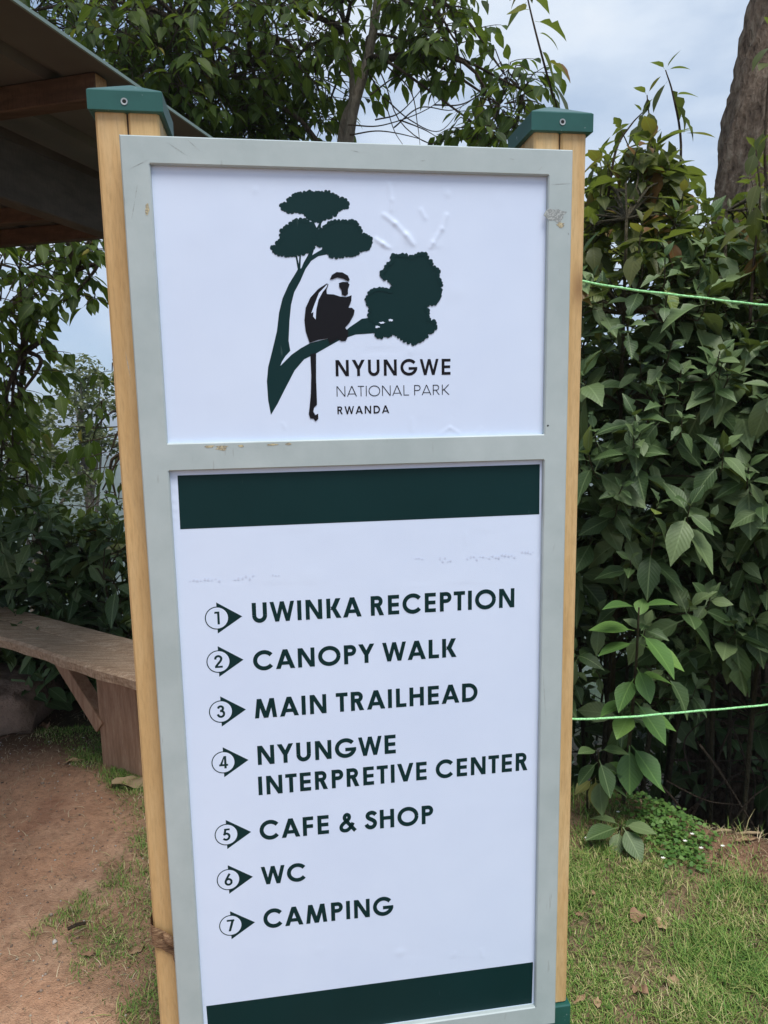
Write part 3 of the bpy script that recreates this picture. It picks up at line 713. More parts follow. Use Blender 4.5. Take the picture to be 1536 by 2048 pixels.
# ---- park emblem: traced outlines
def LC(pts): return [sign_uv(480 + x / 3.2, 350 + y / 3.2, RC) for x, y in pts]
def lobes(pts, step=21, seed=1):
    q = random.Random(seed); o = []
    for i in range(len(pts)):
        a, b = np.array(pts[i], float), np.array(pts[(i + 1) % len(pts)], float); L = np.linalg.norm(b - a); k = max(1, int(round(L / step)))
        for j in range(k):
            c = a + (b - a) * (j + q.uniform(.1, .6)) / k; r = q.uniform(10, 16.5)
            o.append(LC([(c[0] + r * math.cos(u) * q.uniform(.85, 1.15), c[1] + r * math.sin(u) * q.uniform(.85, 1.15)) for u in np.linspace(0, 6.283, 9, endpoint=False)]))
    return o
crown_t = [(262, 198), (300, 172), (335, 135), (385, 118), (440, 110), (500, 116), (565, 103), (605, 130), (640, 150), (685, 165), (697, 205), (655, 212), (625, 225), (610, 252), (570, 272), (535, 282), (505, 295), (465, 285), (435, 275), (410, 238), (350, 230), (320, 238), (280, 222)]
crown_l = [(198, 475), (230, 443), (262, 412), (258, 362), (295, 330), (333, 300), (380, 283), (430, 296), (462, 322), (476, 352), (492, 400), (472, 450), (462, 476), (420, 494), (390, 508), (340, 512), (300, 518), (250, 512), (218, 492)]
crown_r = [(480, 352), (530, 340), (577, 306), (620, 290), (670, 296), (735, 296), (760, 332), (785, 378), (838, 402), (828, 465), (777, 484), (742, 508), (690, 518), (620, 528), (578, 522), (562, 488), (520, 460), (483, 438), (474, 400)]
crown_b = [(972, 512), (1010, 517), (1050, 512), (1100, 528), (1140, 508), (1185, 503), (1210, 542), (1235, 582), (1272, 613), (1264, 650), (1290, 700), (1278, 768), (1254, 822), (1190, 838), (1203, 880), (1200, 922), (1248, 943), (1252, 978), (1220, 1004), (1186, 1042), (1138, 1067), (1110, 1082), (1060, 1068), (1022, 1045), (986, 1012), (950, 1032), (920, 1022), (892, 1046), (862, 1015), (857, 988), (884, 962), (846, 928), (822, 900), (832, 850), (808, 800), (818, 764), (852, 738), (905, 728), (966, 744), (972, 690), (916, 660), (898, 630), (926, 612), (938, 572), (976, 562)]
trunk = [(198, 1535), (180, 1440), (172, 1320), (180, 1230), (210, 1110), (236, 1000), (250, 880), (272, 790), (312, 700), (358, 625), (372, 600), (392, 598), (408, 560), (432, 518), (446, 490), (452, 440), (480, 440), (470, 490), (462, 513), (500, 490), (545, 465), (575, 475), (570, 505), (500, 520), (455, 550), (420, 600), (385, 680), (347, 750), (327, 830), (317, 930), (311, 1060), (322, 1125), (290, 1160), (268, 1195), (258, 1222), (285, 1195), (330, 1150), (390, 1108), (450, 1075), (570, 1045), (650, 1020), (700, 975), (740, 948), (780, 920), (840, 912), (900, 935), (890, 1000), (845, 1014), (740, 1021), (640, 1055), (560, 1100), (490, 1140), (410, 1180), (350, 1250), (285, 1375), (240, 1465)]
def wedge(a, b, w0, w1):
    a = np.array(a, float); b = np.array(b, float); t = (b - a) / np.linalg.norm(b - a); n = np.array([-t[1], t[0]])
    return [a + n * w0, b + n * w1, b - n * w1, a - n * w0]
d0 = RC - .0003
LOBES = lobes(crown_t, seed=1) + lobes(crown_l, seed=2) + lobes(crown_r, seed=3) + lobes(crown_b, seed=5)
flat('emblem_tree', [LC(trunk), LC(wedge((378, 612), (357, 500), 7, 5)), LC(wedge((380, 610), (386, 500), 6, 5)), LC(wedge((497, 370), (455, 275), 7, 6)), LC(wedge((492, 350), (532, 275), 7, 6)), LC(wedge((510, 350), (518, 280), 5, 6)),
                     LC(crown_t), LC(crown_l), LC(crown_r), LC(crown_b)] + LOBES + [
                     LC(blob(878, 972, 13, 7)), LC(blob(908, 945, 17, 6)), LC(blob(966, 930, 15, 7))], d0, [M_vgreen, M_vinyl], up_panel, [0] * (10 + len(LOBES)) + [1] * 3, .000004)
body = [(556, 694), (500, 730), (450, 785), (420, 850), (412, 930), (420, 1000), (445, 1075), (500, 1056), (562, 1046), (572, 1078), (600, 1066), (622, 1048), (650, 1064), (676, 1062), (692, 1030), (692, 1000), (672, 978), (700, 946), (728, 895), (733, 866), (716, 850), (694, 850), (712, 805), (714, 770), (680, 782), (640, 778), (600, 765), (556, 762), (553, 735), (566, 700)]
stripe = [(561, 697), (505, 755), (474, 835), (456, 886), (470, 876), (468, 905), (484, 926), (488, 862), (502, 800), (530, 748), (553, 720)]
cap_ = [(574, 670), (588, 640), (618, 622), (655, 624), (690, 644), (702, 672), (692, 682), (660, 664), (622, 656), (592, 668)]
face = [(632, 692), (658, 684), (688, 686), (701, 702), (690, 730), (691, 762), (672, 776), (651, 765), (649, 738), (635, 716)]
tail = [(450, 1146), (487, 1140), (487, 1300), (493, 1470), (474, 1488), (468, 1512), (480, 1538), (500, 1528), (501, 1560), (484, 1576), (470, 1560), (450, 1558), (440, 1530), (446, 1480), (453, 1400), (456, 1280)]
flat('emblem_monkey', [LC(tail), LC(body), LC(stripe), LC(cap_), LC(face), LC([(474, 1490), (494, 1496), (498, 1526), (484, 1536), (472, 1518)])], d0 - .0008, [M_vblack, M_vinyl], up_panel, [0, 0, 1, 0, 0, 1])

# ---- posts: four planks round a dark core, green cap and foot
def post(u0, u1, v_top, label):
    d0_, d1_ = FT + .004, FT + .004 + .125; um, dm = (u0 + u1) / 2, (d0_ + d1_) / 2; g = .0016
    vb = T0[2] + .02
    cb = MB(); cb.box(SP(um, (v_top + vb) / 2, dm), (UX, UB, UZ), ((u1 - u0) / 2 - .006, (d1_ - d0_) / 2 - .006, (vb - v_top) / 2))
    P = cb.build('post', M_core, sign); P['label'] = label
    for a, b in ((u0, um - g), (um + g, u1)):
        for c, e in ((d0_, dm - g), (dm + g, d1_)):
            k = MB(); k.box(SP((a + b) / 2, (v_top + .0 + vb - .12) / 2, (c + e) / 2), (UX, UB, UZ), ((b - a) / 2, (e - c) / 2, (vb - .12 - v_top) / 2 - .0005), 0, .004)
            k.build('plank', M_post, P)
    return P, d0_, d1_, um, dm
def post_cap(P, u0, u1, d0_, d1_, v0, v1, hole):
    o_, h, pk, bv = .0095, v1 - v0, .035, .003
    a, b, c, e = u0 - o_, u1 + o_, d0_ - o_, d1_ + o_; um, dm = (a + b) / 2, (c + e) / 2
    def ringp(ins, v): return [SP(a + ins, v, c + ins), SP(b - ins, v, c + ins), SP(b - ins, v, e - ins), SP(a + ins, v, e - ins)]
    V = []; Fc = []; M = []
    rings = [ringp(0.004, v1), ringp(0, v1 - .0015), ringp(0, v0 + bv), ringp(bv, v0), ]
    for r in rings: V += r
    V.append(SP(um, v0 - pk, dm))
    for L in range(3):
        for i in range(4):
            j = (i + 1) % 4; Fc.append((L * 4 + i, L * 4 + j, L * 4 + 4 + j, L * 4 + 4 + i))
    Fc.append((3, 2, 1, 0))
    for i in range(4): Fc.append((12 + i, 12 + (i + 1) % 4, 16))
    M = [0] * len(Fc)
    hu, hv = hole; n = len(V); k = 14
    # countersunk screw hole: zinc rim and dark centre standing just proud
    for rr2, dz in ((.0062, -.0002), (.0060, -.0012), (.0036, -.0009)):
        V += [SP(hu + rr2 * math.cos(2 * math.pi * q / k), hv + rr2 * math.sin(2 * math.pi * q / k), c + dz) for q in range(k)]
    for q in range(k):
        j = (q + 1) % k; Fc += [(n + q, n + j, n + k + j, n + k + q), (n + k + q, n + k + j, n + 2 * k + j, n + 2 * k + q)]; M += [1, 1]
    Fc.append(tuple(n + 2 * k + q for q in range(k))); M.append(2)
    mesh_obj('post_cap', V, Fc, [M_cap, M_zinc, M_hole], P, midx=M)
def post_foot(P, u0, u1, d0_, d1_):
    b = MB(); o_ = .008; vt = T0[2] - .100; vb = T0[2] + .03
    b.box(SP((u0 + u1) / 2, (vt + vb) / 2, (d0_ + d1_) / 2), (UX, UB, UZ), ((u1 - u0) / 2 + o_, (d1_ - d0_) / 2 + o_, (vb - vt) / 2), 0, .003)
    b.build('post_foot', M_cap, P)
DP = FT + .004
lu0 = sign_uv(188.5, 222, DP)[0]; lu1 = sign_uv(318, 240, DP)[0]; lvt = sign_uv(250, 178, DP - .0095)[1]; lvb = sign_uv(250, 222, DP - .0095)[1]
ru0 = sign_uv(1068.5, 275, DP)[0]; ru1 = sign_uv(1173, 275, DP)[0]; rvt = sign_uv(1120, 222, DP - .0095)[1]; rvb = sign_uv(1120, 263, DP - .0095)[1]
PL, a_, b_, um_, dm_ = post(lu0, lu1, lvt + .012, 'left wooden post of the sign'); post_cap(PL, lu0, lu1, a_, b_, lvt, lvb, sign_uv(248.5, 203, DP - .0095)); post_foot(PL, lu0, lu1, a_, b_)
PR, a_, b_, um_, dm_ = post(ru0, ru1, rvt + .012, 'right wooden post of the sign'); post_cap(PR, ru0, ru1, a_, b_, rvt, rvb, sign_uv(1125, 244, DP - .0095)); post_foot(PR, ru0, ru1, a_, b_)
print('post u', lu0, lu1, ru0, ru1, 'vt', lvt, rvt)

# dry bark strip tied round the left post
bt0 = SP(lu0, 0, DP); cz = sign_uv(315, 1868, DP)[1]
bt = MB()
for off, wd, sl_ in ((.0, .012, .030), (.016, .010, .036), (.030, .007, .028)):
    loop = [(lu0 - .003, .06, -.01), (lu0 - .004, -.003, 0), (lu0 + .02, -.006, .35), ((lu0 + lu1) / 2 - .01, -.006, .75), (lu0 + .055, -.006, 1.0), (lu1 + .003, -.003, 1.35), (lu1 + .004, .06, 1.4), (lu1 + .003, .128, 1.1), ((lu0 + lu1) / 2, .131, .6), (lu0 - .003, .128, .1), (lu0 - .003, .06, -.01)]
    V = []
    for q in curve([(u, d, z) for u, d, z in loop], 60):
        v = cz + off - .02 + q[2] * sl_ * 1.9 + R.uniform(-.001, .001)
        V += [SP(q[0], v - wd, DP + q[1]), SP(q[0], v + wd * .2, DP + q[1] * 1.0 - (.002 if q[1] < 0 else 0)), SP(q[0], v + wd, DP + q[1])]
    nq = len(V) // 3
    bt.add(V, [(3 * i, 3 * i + 1, 3 * i + 4, 3 * i + 3) for i in range(nq - 1)] + [(3 * i + 1, 3 * i + 2, 3 * i + 5, 3 * i + 4) for i in range(nq - 1)])
kn = SP(lu0 + .040, cz + .012, DP - .012)
bt.tube(curve([SP(lu0 + .022, cz - .004, DP - .006), SP(lu0 + .036, cz + .006, DP - .016), SP(lu0 + .05, cz + .028, DP - .013), SP(lu0 + .052, cz + .05, DP - .008)], 12), [.003, .006, .008, .009, .009, .008, .007, .006, .006, .005, .004, .003, .002][:13], 7)
bt.tube(curve([SP(lu0 + .05, cz + .02, DP - .012), SP(lu0 + .043, cz + .05, DP - .016), SP(lu0 + .056, cz + .085, DP - .008)], 10), [.005, .005, .004, .004, .003, .003, .003, .002, .002, .001, .001], 5)
o = bt.build('bark_tie', M_barktie, None, True, SP(lu0 + .04, cz, DP)); tag(o, 'strip of dry brown bark tied and knotted round the left sign post', 'tie')

# ------------------------------------------------------------------ ropes, and the stake they run to
st = np.array([2.15, 2.05]); sz = float(Hh(*st))
stake = MB(); stake.tube(curve([(st[0], st[1], sz - .1), (st[0] + .02, st[1], .8), (st[0] - .01, st[1] + .02, 1.75)], 8), [.035, .034, .033, .03, .03, .029, .028, .027, .026][:9], 8)
tag(stake.build('fence_stake', M_bark, None, True, (st[0], st[1], sz)), 'rough brown stake holding the far ends of the two green ropes', 'stake')
for (xa, ya, xb, yb, lab) in [(1166, 562, 1536, 609, 'upper bright green rope running right from the sign post'), (1152, 1438, 1536, 1408, 'lower bright green rope sagging right from the sign post')]:
    A = at(xa, ya, 1.66); Mid = at(xb, yb, 1.86); D_ = Mid - A
    E_ = A + D_ * ((st[0] - A[0]) / D_[0]); E_[1] = st[1]
    sag = .006
    pts = [A + (Mid - A) * t - np.array([0, 0, sag * math.sin(math.pi * t)]) for t in np.linspace(0, 1, 14)] + [Mid + (E_ - Mid) * t for t in np.linspace(.15, 1, 6)]
    # one turn round the post behind the sign
    wrap = [SP(ru1 + .004, T0[2] - A[2], DP + .02), SP(ru1 + .004, T0[2] - A[2] - .002, DP + .13), SP((ru0 + ru1) / 2, T0[2] - A[2], DP + .131), SP(ru0 - .004, T0[2] - A[2], DP + .13)]
    path = [np.array(q, float) for q in [wrap[3], wrap[2], wrap[1]] + pts]
    fine = [path[0], path[1], path[2]]
    for a_p, b_p in zip(path[2:-1], path[3:]): fine += [a_p + (b_p - a_p) * t for t in np.linspace(0, 1, 14)[1:]]
    rb = MB(); rb.tube([q + np.array([0, 0, .0016 * math.sin(k * .045 + xb) + .0004 * math.sin(k * .17)]) for k, q in enumerate(fine)], .0027, 9)
    for k in range(len(fine)):
        for q in range(9):
            c_ = np.mean(rb.V[k * 9:k * 9 + 9], 0) if q == 0 else c_
            v_ = np.array(rb.V[k * 9 + q]) - c_; rb.V[k * 9 + q] = tuple(c_ + v_ * (1 + .14 * math.cos(3 * (q * 2 * math.pi / 9) + k * .9)))
    tag(rb.build('rope', M_rope, None, True, A), lab, 'rope', 'green ropes tied to the sign post')

# ------------------------------------------------------------------ shelter roof, upper left
ZR = 2.35
e0, e1 = atz(30, 0, ZR), atz(415, 270, ZR)
ed = (e1 - e0); ed[2] = 0; ed /= np.linalg.norm(ed); el = np.array([-ed[1], ed[0], 0])     # along the visible edge, and inwards (left)
def RP(a, i, z): return np.array([e0[0], e0[1], 0]) + ed * a + el * i + np.array([0, 0, z])
yfar = atz(100, 462, ZR); afar = (yfar - np.array([e0[0], e0[1], ZR])) @ ed
A0, A1, I1 = -1.9, afar + .02, 3.3
shel_base = RP(A1 - .15, 1.0, 0); shel_base[2] = float(Hh(shel_base[0], shel_base[1]))
shel = empty('shelter', shel_base, 'open shelter with a green sheet metal roof on brown timbers at upper left', 'shelter')
prof = []
i = 0.0
while i < I1:
    prof += [(i, 0), (i + .14, 0), (i + .155, .022), (i + .185, .022), (i + .20, 0)]; i += .20
prof = [(a, z) for k, (a, z) in enumerate(prof) if k == 0 or (a, z) != prof[k - 1]]
V = []; th = .003
for a in (A0, A1):
    for z0 in (ZR, ZR + th):
        V += [RP(a, q, z0 + z) for q, z in prof]
n_ = len(prof); Fc = []; M = []
for k in range(n_ - 1):
    Fc.append((k, k + 1, 2 * n_ + k + 1, 2 * n_ + k)); M.append(1)
    Fc.append((n_ + k, 3 * n_ + k, 3 * n_ + k + 1, n_ + k + 1)); M.append(0)
    Fc.append((2 * n_ + k, 2 * n_ + k + 1, 3 * n_ + k + 1, 3 * n_ + k)); M.append(2); Fc.append((k, n_ + k, n_ + k + 1, k + 1)); M.append(2)
Fc.append((0, 2 * n_, 3 * n_, n_)); M.append(2)
mesh_obj('roof_sheet', V, Fc, [M_sheet_top, M_sheet_under, M_sheet_edge], shel, midx=M)
fl = MB(); fl.box(RP((A0 + A1) / 2, -.0035, ZR - .004), (ed, el, UZ), ((A1 - A0) / 2, .003, .004)); fl.build('edge_trim', M_sheet_edge, shel)
def purlin(a, h, i0=.05, ww=.025):
    b = MB(); b.box(RP(a, (i0 + I1) / 2, ZR - h / 2 - .002), (ed, UZ, el), (ww, h / 2, (I1 - i0) / 2), 0, .003); b.M[0] = 1; b.M[1] = 1; b.build('purlin', [M_purlin, M_lit_end], shel)  # end faces get the paler material as painted light
q0 = atz(198, 150, ZR); aq = (q0 - np.array([e0[0], e0[1], ZR])) @ ed
for a in (aq - 1.1, aq, aq + .95): purlin(a, .062)
purlin(A1 - .10, .07)
q1 = atz(0, 270, ZR - .07); iq = (q1 - np.array([e0[0], e0[1], ZR - .07])) @ el
for ii_ in (iq + .03, iq + 1.6):
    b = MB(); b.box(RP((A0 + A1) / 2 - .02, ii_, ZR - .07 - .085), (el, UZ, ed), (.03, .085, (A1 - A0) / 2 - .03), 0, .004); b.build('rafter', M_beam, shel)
for a in (A0 + .2, A1 - .35):
    for ii_ in (iq + .03, iq + 1.6):
        c = RP(a, ii_, 0); z0 = float(Hh(c[0], c[1])) - .1
        b = MB(); b.tube([(c[0], c[1], z0), (c[0], c[1], (z0 + ZR) / 2), (c[0], c[1], ZR - .24)], .055, 10); b.build('support_pole', M_bark, shel, True)

# ------------------------------------------------------------------ bench and stone
ZB = .48
fl_, fr_ = atz(0, 1274, ZB), atz(265, 1355, ZB)
bl_, br_ = atz(0, 1211, ZB), atz(262, 1275, ZB)
bd = fr_ - fl_; bd[2] = 0; bd /= np.linalg.norm(bd); bn = np.array([-bd[1], bd[0], 0])
wd = float(np.mean([(bl_ - fl_) @ bn, (br_ - fl_) @ bn]))
def BP(a, n, z): return np.array([fl_[0], fl_[1], 0]) + bd * a + bn * n + UZ * z
aR = float((fr_ - fl_) @ bd) + .32
bench = empty('bench', BP(.6, wd / 2, 0), 'weathered plank bench with a diagonal brace at the edge of the earth path', 'bench')
ns, nn_ = 60, 7
V = []
for k in range(ns + 1):
    a = -1.4 + (aR + 1.4) * k / ns
    ring = [(.0 + .006 * math.sin(a * 7) + .004 * math.sin(a * 23), ZB - .05), (-.004 + .006 * math.sin(a * 7), ZB - .012), (.008 + .005 * math.sin(a * 9), ZB)] + [(wd * q, ZB + .004 * math.sin(q * 9 + a * 2) - .006 * math.exp(-((q - .55) / .03) ** 2)) for q in (.2, .4, .52, .55, .58, .8)] + [(wd - .008, ZB), (wd, ZB - .012), (wd, ZB - .05)]
    V += [BP(a, n, z) for n, z in ring]
kk = len(ring); Fc = []
for k in range(ns):
    for j in range(kk): Fc.append((k * kk + j, (k + 1) * kk + j, (k + 1) * kk + (j + 1) % kk, k * kk + (j + 1) % kk))
Fc += [tuple(range(kk)), tuple(ns * kk + j for j in range(kk - 1, -1, -1))]
Fc = [f[::-1] for f in Fc]
mesh_obj('seat', V, Fc, M_bench, bench)
lg = atz(205, 1528, 0.0); la = float((lg - fl_) @ bd); ln = float((lg - fl_) @ bn)
def bleg(a0):
    b = MB(); ww = .26; t2 = .028
    b.box(BP(a0 + ww / 2, max(.04, ln) + t2 + .0, (ZB - .05 - .1) / 2), (bd, bn, UZ), (ww / 2, t2, (ZB - .05 + .1) / 2 - .001), 0, .004); return b.build('leg', M_bench_leg, bench)
bleg(la); bleg(la - 1.9)
for a0 in (la, la - 1.9):
    b = MB(); top = BP(a0 - .27, max(.04, ln) + .02, ZB - .052); bot = BP(a0 + .01, max(.04, ln) + .02, .17)
    ax = (bot - top) / np.linalg.norm(bot - top); sd_ = np.cross(ax, bn)
    b.box((top + bot) / 2, (sd_, bn, ax), (.034, .03, np.linalg.norm(bot - top) / 2), 0, .003); b.build('brace', M_bench_leg, bench)
# earthy stone block at the frame's left edge
rc = atz(-30, 1440, .06)
V = []; nu_, nv_ = 22, 14
for j in range(nv_ + 1):
    for i in range(nu_):
        a, e = 2 * math.pi * i / nu_, math.pi * (j / nv_ - .5)
        f = lambda c, p: math.copysign(abs(c) ** p, c)
        q = np.array([.34 * f(math.cos(a), .55) * f(math.cos(e), .5), .26 * f(math.sin(a), .55) * f(math.cos(e), .5), .13 * f(math.sin(e), .5)])
        V.append(np.array([rc[0] - .10, rc[1] + .18, .08]) + q * (1 + .08 * math.sin(7 * a + 3 * e) + .05 * math.sin(15 * a - 8 * e)))
Fc = [(j * nu_ + i, j * nu_ + (i + 1) % nu_, (j + 1) * nu_ + (i + 1) % nu_, (j + 1) * nu_ + i) for j in range(nv_) for i in range(nu_)]
tag(mesh_obj('stone', V, Fc, M_rock, None, True, loc=(rc[0] - .1, rc[1] + .18, 0)), 'squarish earth covered stone lying under the left end of the bench', 'stone')

# ================================================================== vegetation
def unit(v): v = np.asarray(v, float); return v / (np.linalg.norm(v) + 1e-9)
def leaf_tmpl(n, wmax, droop, fold, peak=.42, tipf=1.6, wave=0.0, seed=0, pet=.14, bite=0):
    q = random.Random(seed); V = []; uv = []
    hp = .014
    V += [(-hp, -pet, -pet * .1), (hp, -pet, -pet * .1), (-hp, .01, .001), (hp, .01, .001)]; uv += [(0, 0)] * 4
    Fq = [(0, 1, 3, 2)]
    b = len(V)
    a = math.log(.5) / math.log(peak)
    for i in range(n + 1):
        t = i / n; wd = wmax * max(0.0, math.sin(math.pi * min(1, t ** a)) ** .85) * (1 if t < .6 else (1 - .25 * ((t - .6) / .4) ** 1.2))
        if i in (0, n): wd = .004
        z = -droop * t * t
        wl = wd * (1 + q.uniform(-1, 1) * wave) ; wr = wd * (1 + q.uniform(-1, 1) * wave)
        if bite and q.random() < bite: wl *= .45
        if bite and q.random() < bite: wr *= .5
        tw = wave * .05 * math.sin(5 * t + seed)
        V += [(-wl, t, z + fold * wl + tw), (0, t, z), (wr, t, z + fold * wr - tw)]
        uv += [(-wl * 2, t), (0, t), (wr * 2, t)]
    for i in range(n):
        k = b + 3 * i; Fq += [(k, k + 1, k + 4, k + 3), (k + 1, k + 2, k + 5, k + 4)]
    return np.array(V), np.array(Fq, np.int32), np.array(uv)
T_SHRUB = [leaf_tmpl(8, w_, d_, f_, p_, wave=v_, seed=k, bite=b_) for k, (w_, d_, f_, p_, v_, b_) in enumerate([(.275, .20, .22, .44, .07, 0), (.25, .34, .40, .42, .10, .14), (.30, .12, .14, .47, .07, .06), (.25, .30, .55, .44, .16, .22), (.28, .45, .20, .44, .12, .05), (.22, .15, .30, .40, .08, 0), (.29, .60, .10, .46, .14, .16), (.24, .05, .65, .42, .12, .10)])]
T_YOUNG = [leaf_tmpl(7, .33, .16, .16, .45, wave=.04, seed=6), leaf_tmpl(7, .30, .26, .25, .43, wave=.05, seed=7), leaf_tmpl(7, .31, .08, .30, .46, wave=.05, seed=8)]
T_TREE = [leaf_tmpl(4, .26, .15, .35, .42, wave=.06, seed=9), leaf_tmpl(4, .23, .30, .4, .40, wave=.1, seed=10), leaf_tmpl(4, .28, .10, .2, .44, wave=.08, seed=11), leaf_tmpl(4, .25, .4, .3, .42, wave=.1, seed=12)]
T_FAR = [leaf_tmpl(2, .30, .1, .2, .5, seed=13, pet=.02)]
T_ROUND = [leaf_tmpl(4, .42, .10, .15, .5, wave=.05, seed=14, pet=.35), leaf_tmpl(4, .38, .2, .2, .5, wave=.08, seed=15, pet=.35)]
TM = {}
def leaf_mesh(tm, k, mt_):
    key = (id(tm), k, mt_.name)
    if key not in TM:
        V, Fq, uv = tm[k]; me = bpy.data.meshes.new('leaf'); me.from_pydata(V.tolist(), [], Fq.tolist()); me.materials.append(mt_)
        me.polygons.foreach_set('use_smooth', np.ones(len(me.polygons), bool))
        l = me.uv_layers.new(name='UVMap'); li = np.empty(len(me.loops), np.int32); me.loops.foreach_get('vertex_index', li)
        l.data.foreach_set('uv', uv[li].astype(np.float32).ravel()); me.update(); TM[key] = me
    return TM[key]
def in_sign(px, py):
    return (py > 170) & (px > 186 + .06 * (py - 222)) & (px < 1176 - .02 * (py - 300)) & ((py > 268) | (px < 335) | (px > 1066))
class Foliage:
    def __init__(s): s.P = []; s.A = []; s.Nn = []; s.L = []
    def leaf(s, p, a, n, L):
        s.P.append(p); s.A.append(a); s.Nn.append(n); s.L.append(L)
    def rosette(s, p, d, K, L, gap=.028, low=-18, hi=58, droop=.12):
        d = unit(d); e1 = unit(np.cross(d, [R.uniform(-1, 1), R.uniform(-1, 1), .3])); e2 = np.cross(d, e1); az0 = R.uniform(0, 6.28)
        for k in range(K):
            f = k / max(1, K - 1)
            for sd in (0, 1):
                az = az0 + k * 1.57 + sd * math.pi + R.gauss(0, .22); el_ = rad(hi + (low - hi) * f + R.gauss(0, 11))
                r_ = math.cos(az) * e1 + math.sin(az) * e2
                a = unit(r_ * math.cos(el_) + d * math.sin(el_) - np.array([0, 0, droop * (.3 + f)]))
                n = d * math.cos(el_) - r_ * math.sin(el_) + np.array([0, 0, .35]) + np.array([R.gauss(0, .14) for _ in range(3)])
                q = p - d * gap * k * (1 + R.uniform(-.2, .2)); Lk = L * (.5 + .5 * f) * R.uniform(.8, 1.12)
                s.leaf(q + a * Lk * .14, a, n, Lk)
    def spray(s, p, d, n, L, hang=.75):
        d = unit(d); q = np.array(p, float); pts = [q.copy()]
        for k in range(n):
            q = q + d * L * .42; d = unit(d + np.array([R.gauss(0, .12), R.gauss(0, .12), -.10])); pts.append(q.copy())
            sd = unit(np.cross(d, [0, 0, 1]) + np.array([R.gauss(0, .2) for _ in range(3)])) * (1 if k % 2 else -1)
            a = unit(d * .5 + sd * .75 + np.array([0, 0, -hang * R.uniform(.5, 1.6)]))
            nn = np.array([R.gauss(0, .45), R.gauss(0, .45) - .25, 1.0]) + sd * .2
            s.leaf(q + a * L * .14, a, nn, L * R.uniform(.7, 1.15))
        return pts
    def arrays(s):
        P, A, Nn, L = map(np.array, (s.P, s.A, s.Nn, s.L))
        A = A / np.linalg.norm(A, axis=1, keepdims=True); X = np.cross(A, Nn); X /= np.linalg.norm(X, axis=1, keepdims=True) + 1e-9; Z = np.cross(X, A)
        return P, A, X, Z, L
    def emit(s, root, mt_, tm, nmax=300, clear=None, stuff='foliage'):
        if not s.P: return
        P, A, X, Z, L = s.arrays(); n = len(P); var = rng.integers(0, len(tm), n)
        px, py, z = project(P + A * L[:, None] * .5)
        size = L / np.maximum(z, .3) * F; vis = (z > .2) & (px > -15) & (px < 1551) & (py > -15) & (py < 2063) & ~in_sign(px, py) & (size > 9)
        score = np.where(vis, size * (1 + 1.2 / np.maximum(z, .3) * 0) - 14 * (z - z[vis].min() if vis.any() else 0), -1e9)
        order = np.argsort(-score); top = order[:nmax]; top = top[vis[top]]
        sel = np.zeros(n, bool); sel[top] = True; ro = org(root)
        for i in top:
            o = bpy.data.objects.new('leaf', leaf_mesh(tm, int(var[i]), mt_)); COL.objects.link(o); o.parent = root
            M_ = Matrix.Identity(4)
            for r in range(3):
                M_[r][0], M_[r][1], M_[r][2], M_[r][3] = X[i][r] * L[i], A[i][r] * L[i], Z[i][r] * L[i], P[i][r] - ro[r]
            o.matrix_local = M_
        rest = np.where(~sel)[0]
        if len(rest):
            Vs, Fs, Us = [], [], []; b = 0
            for k in range(len(tm)):
                ii = rest[var[rest] == k]
                if not len(ii): continue
                V, Fq, uv = tm[k]; B = np.stack([X[ii], A[ii], Z[ii]], 1) * L[ii][:, None, None]
                Vw = np.einsum('vk,nkj->nvj', V, B) + P[ii][:, None]
                Vs.append(Vw.reshape(-1, 3)); Fs.append((Fq[None] + (np.arange(len(ii)) * len(V))[:, None, None] + b).reshape(-1, 4)); Us.append(np.tile(uv, (len(ii), 1))); b += len(ii) * len(V)
            o = mesh_obj(stuff, np.concatenate(Vs), np.concatenate(Fs), mt_, root, True, uv=np.concatenate(Us)); o['kind'] = 'stuff'

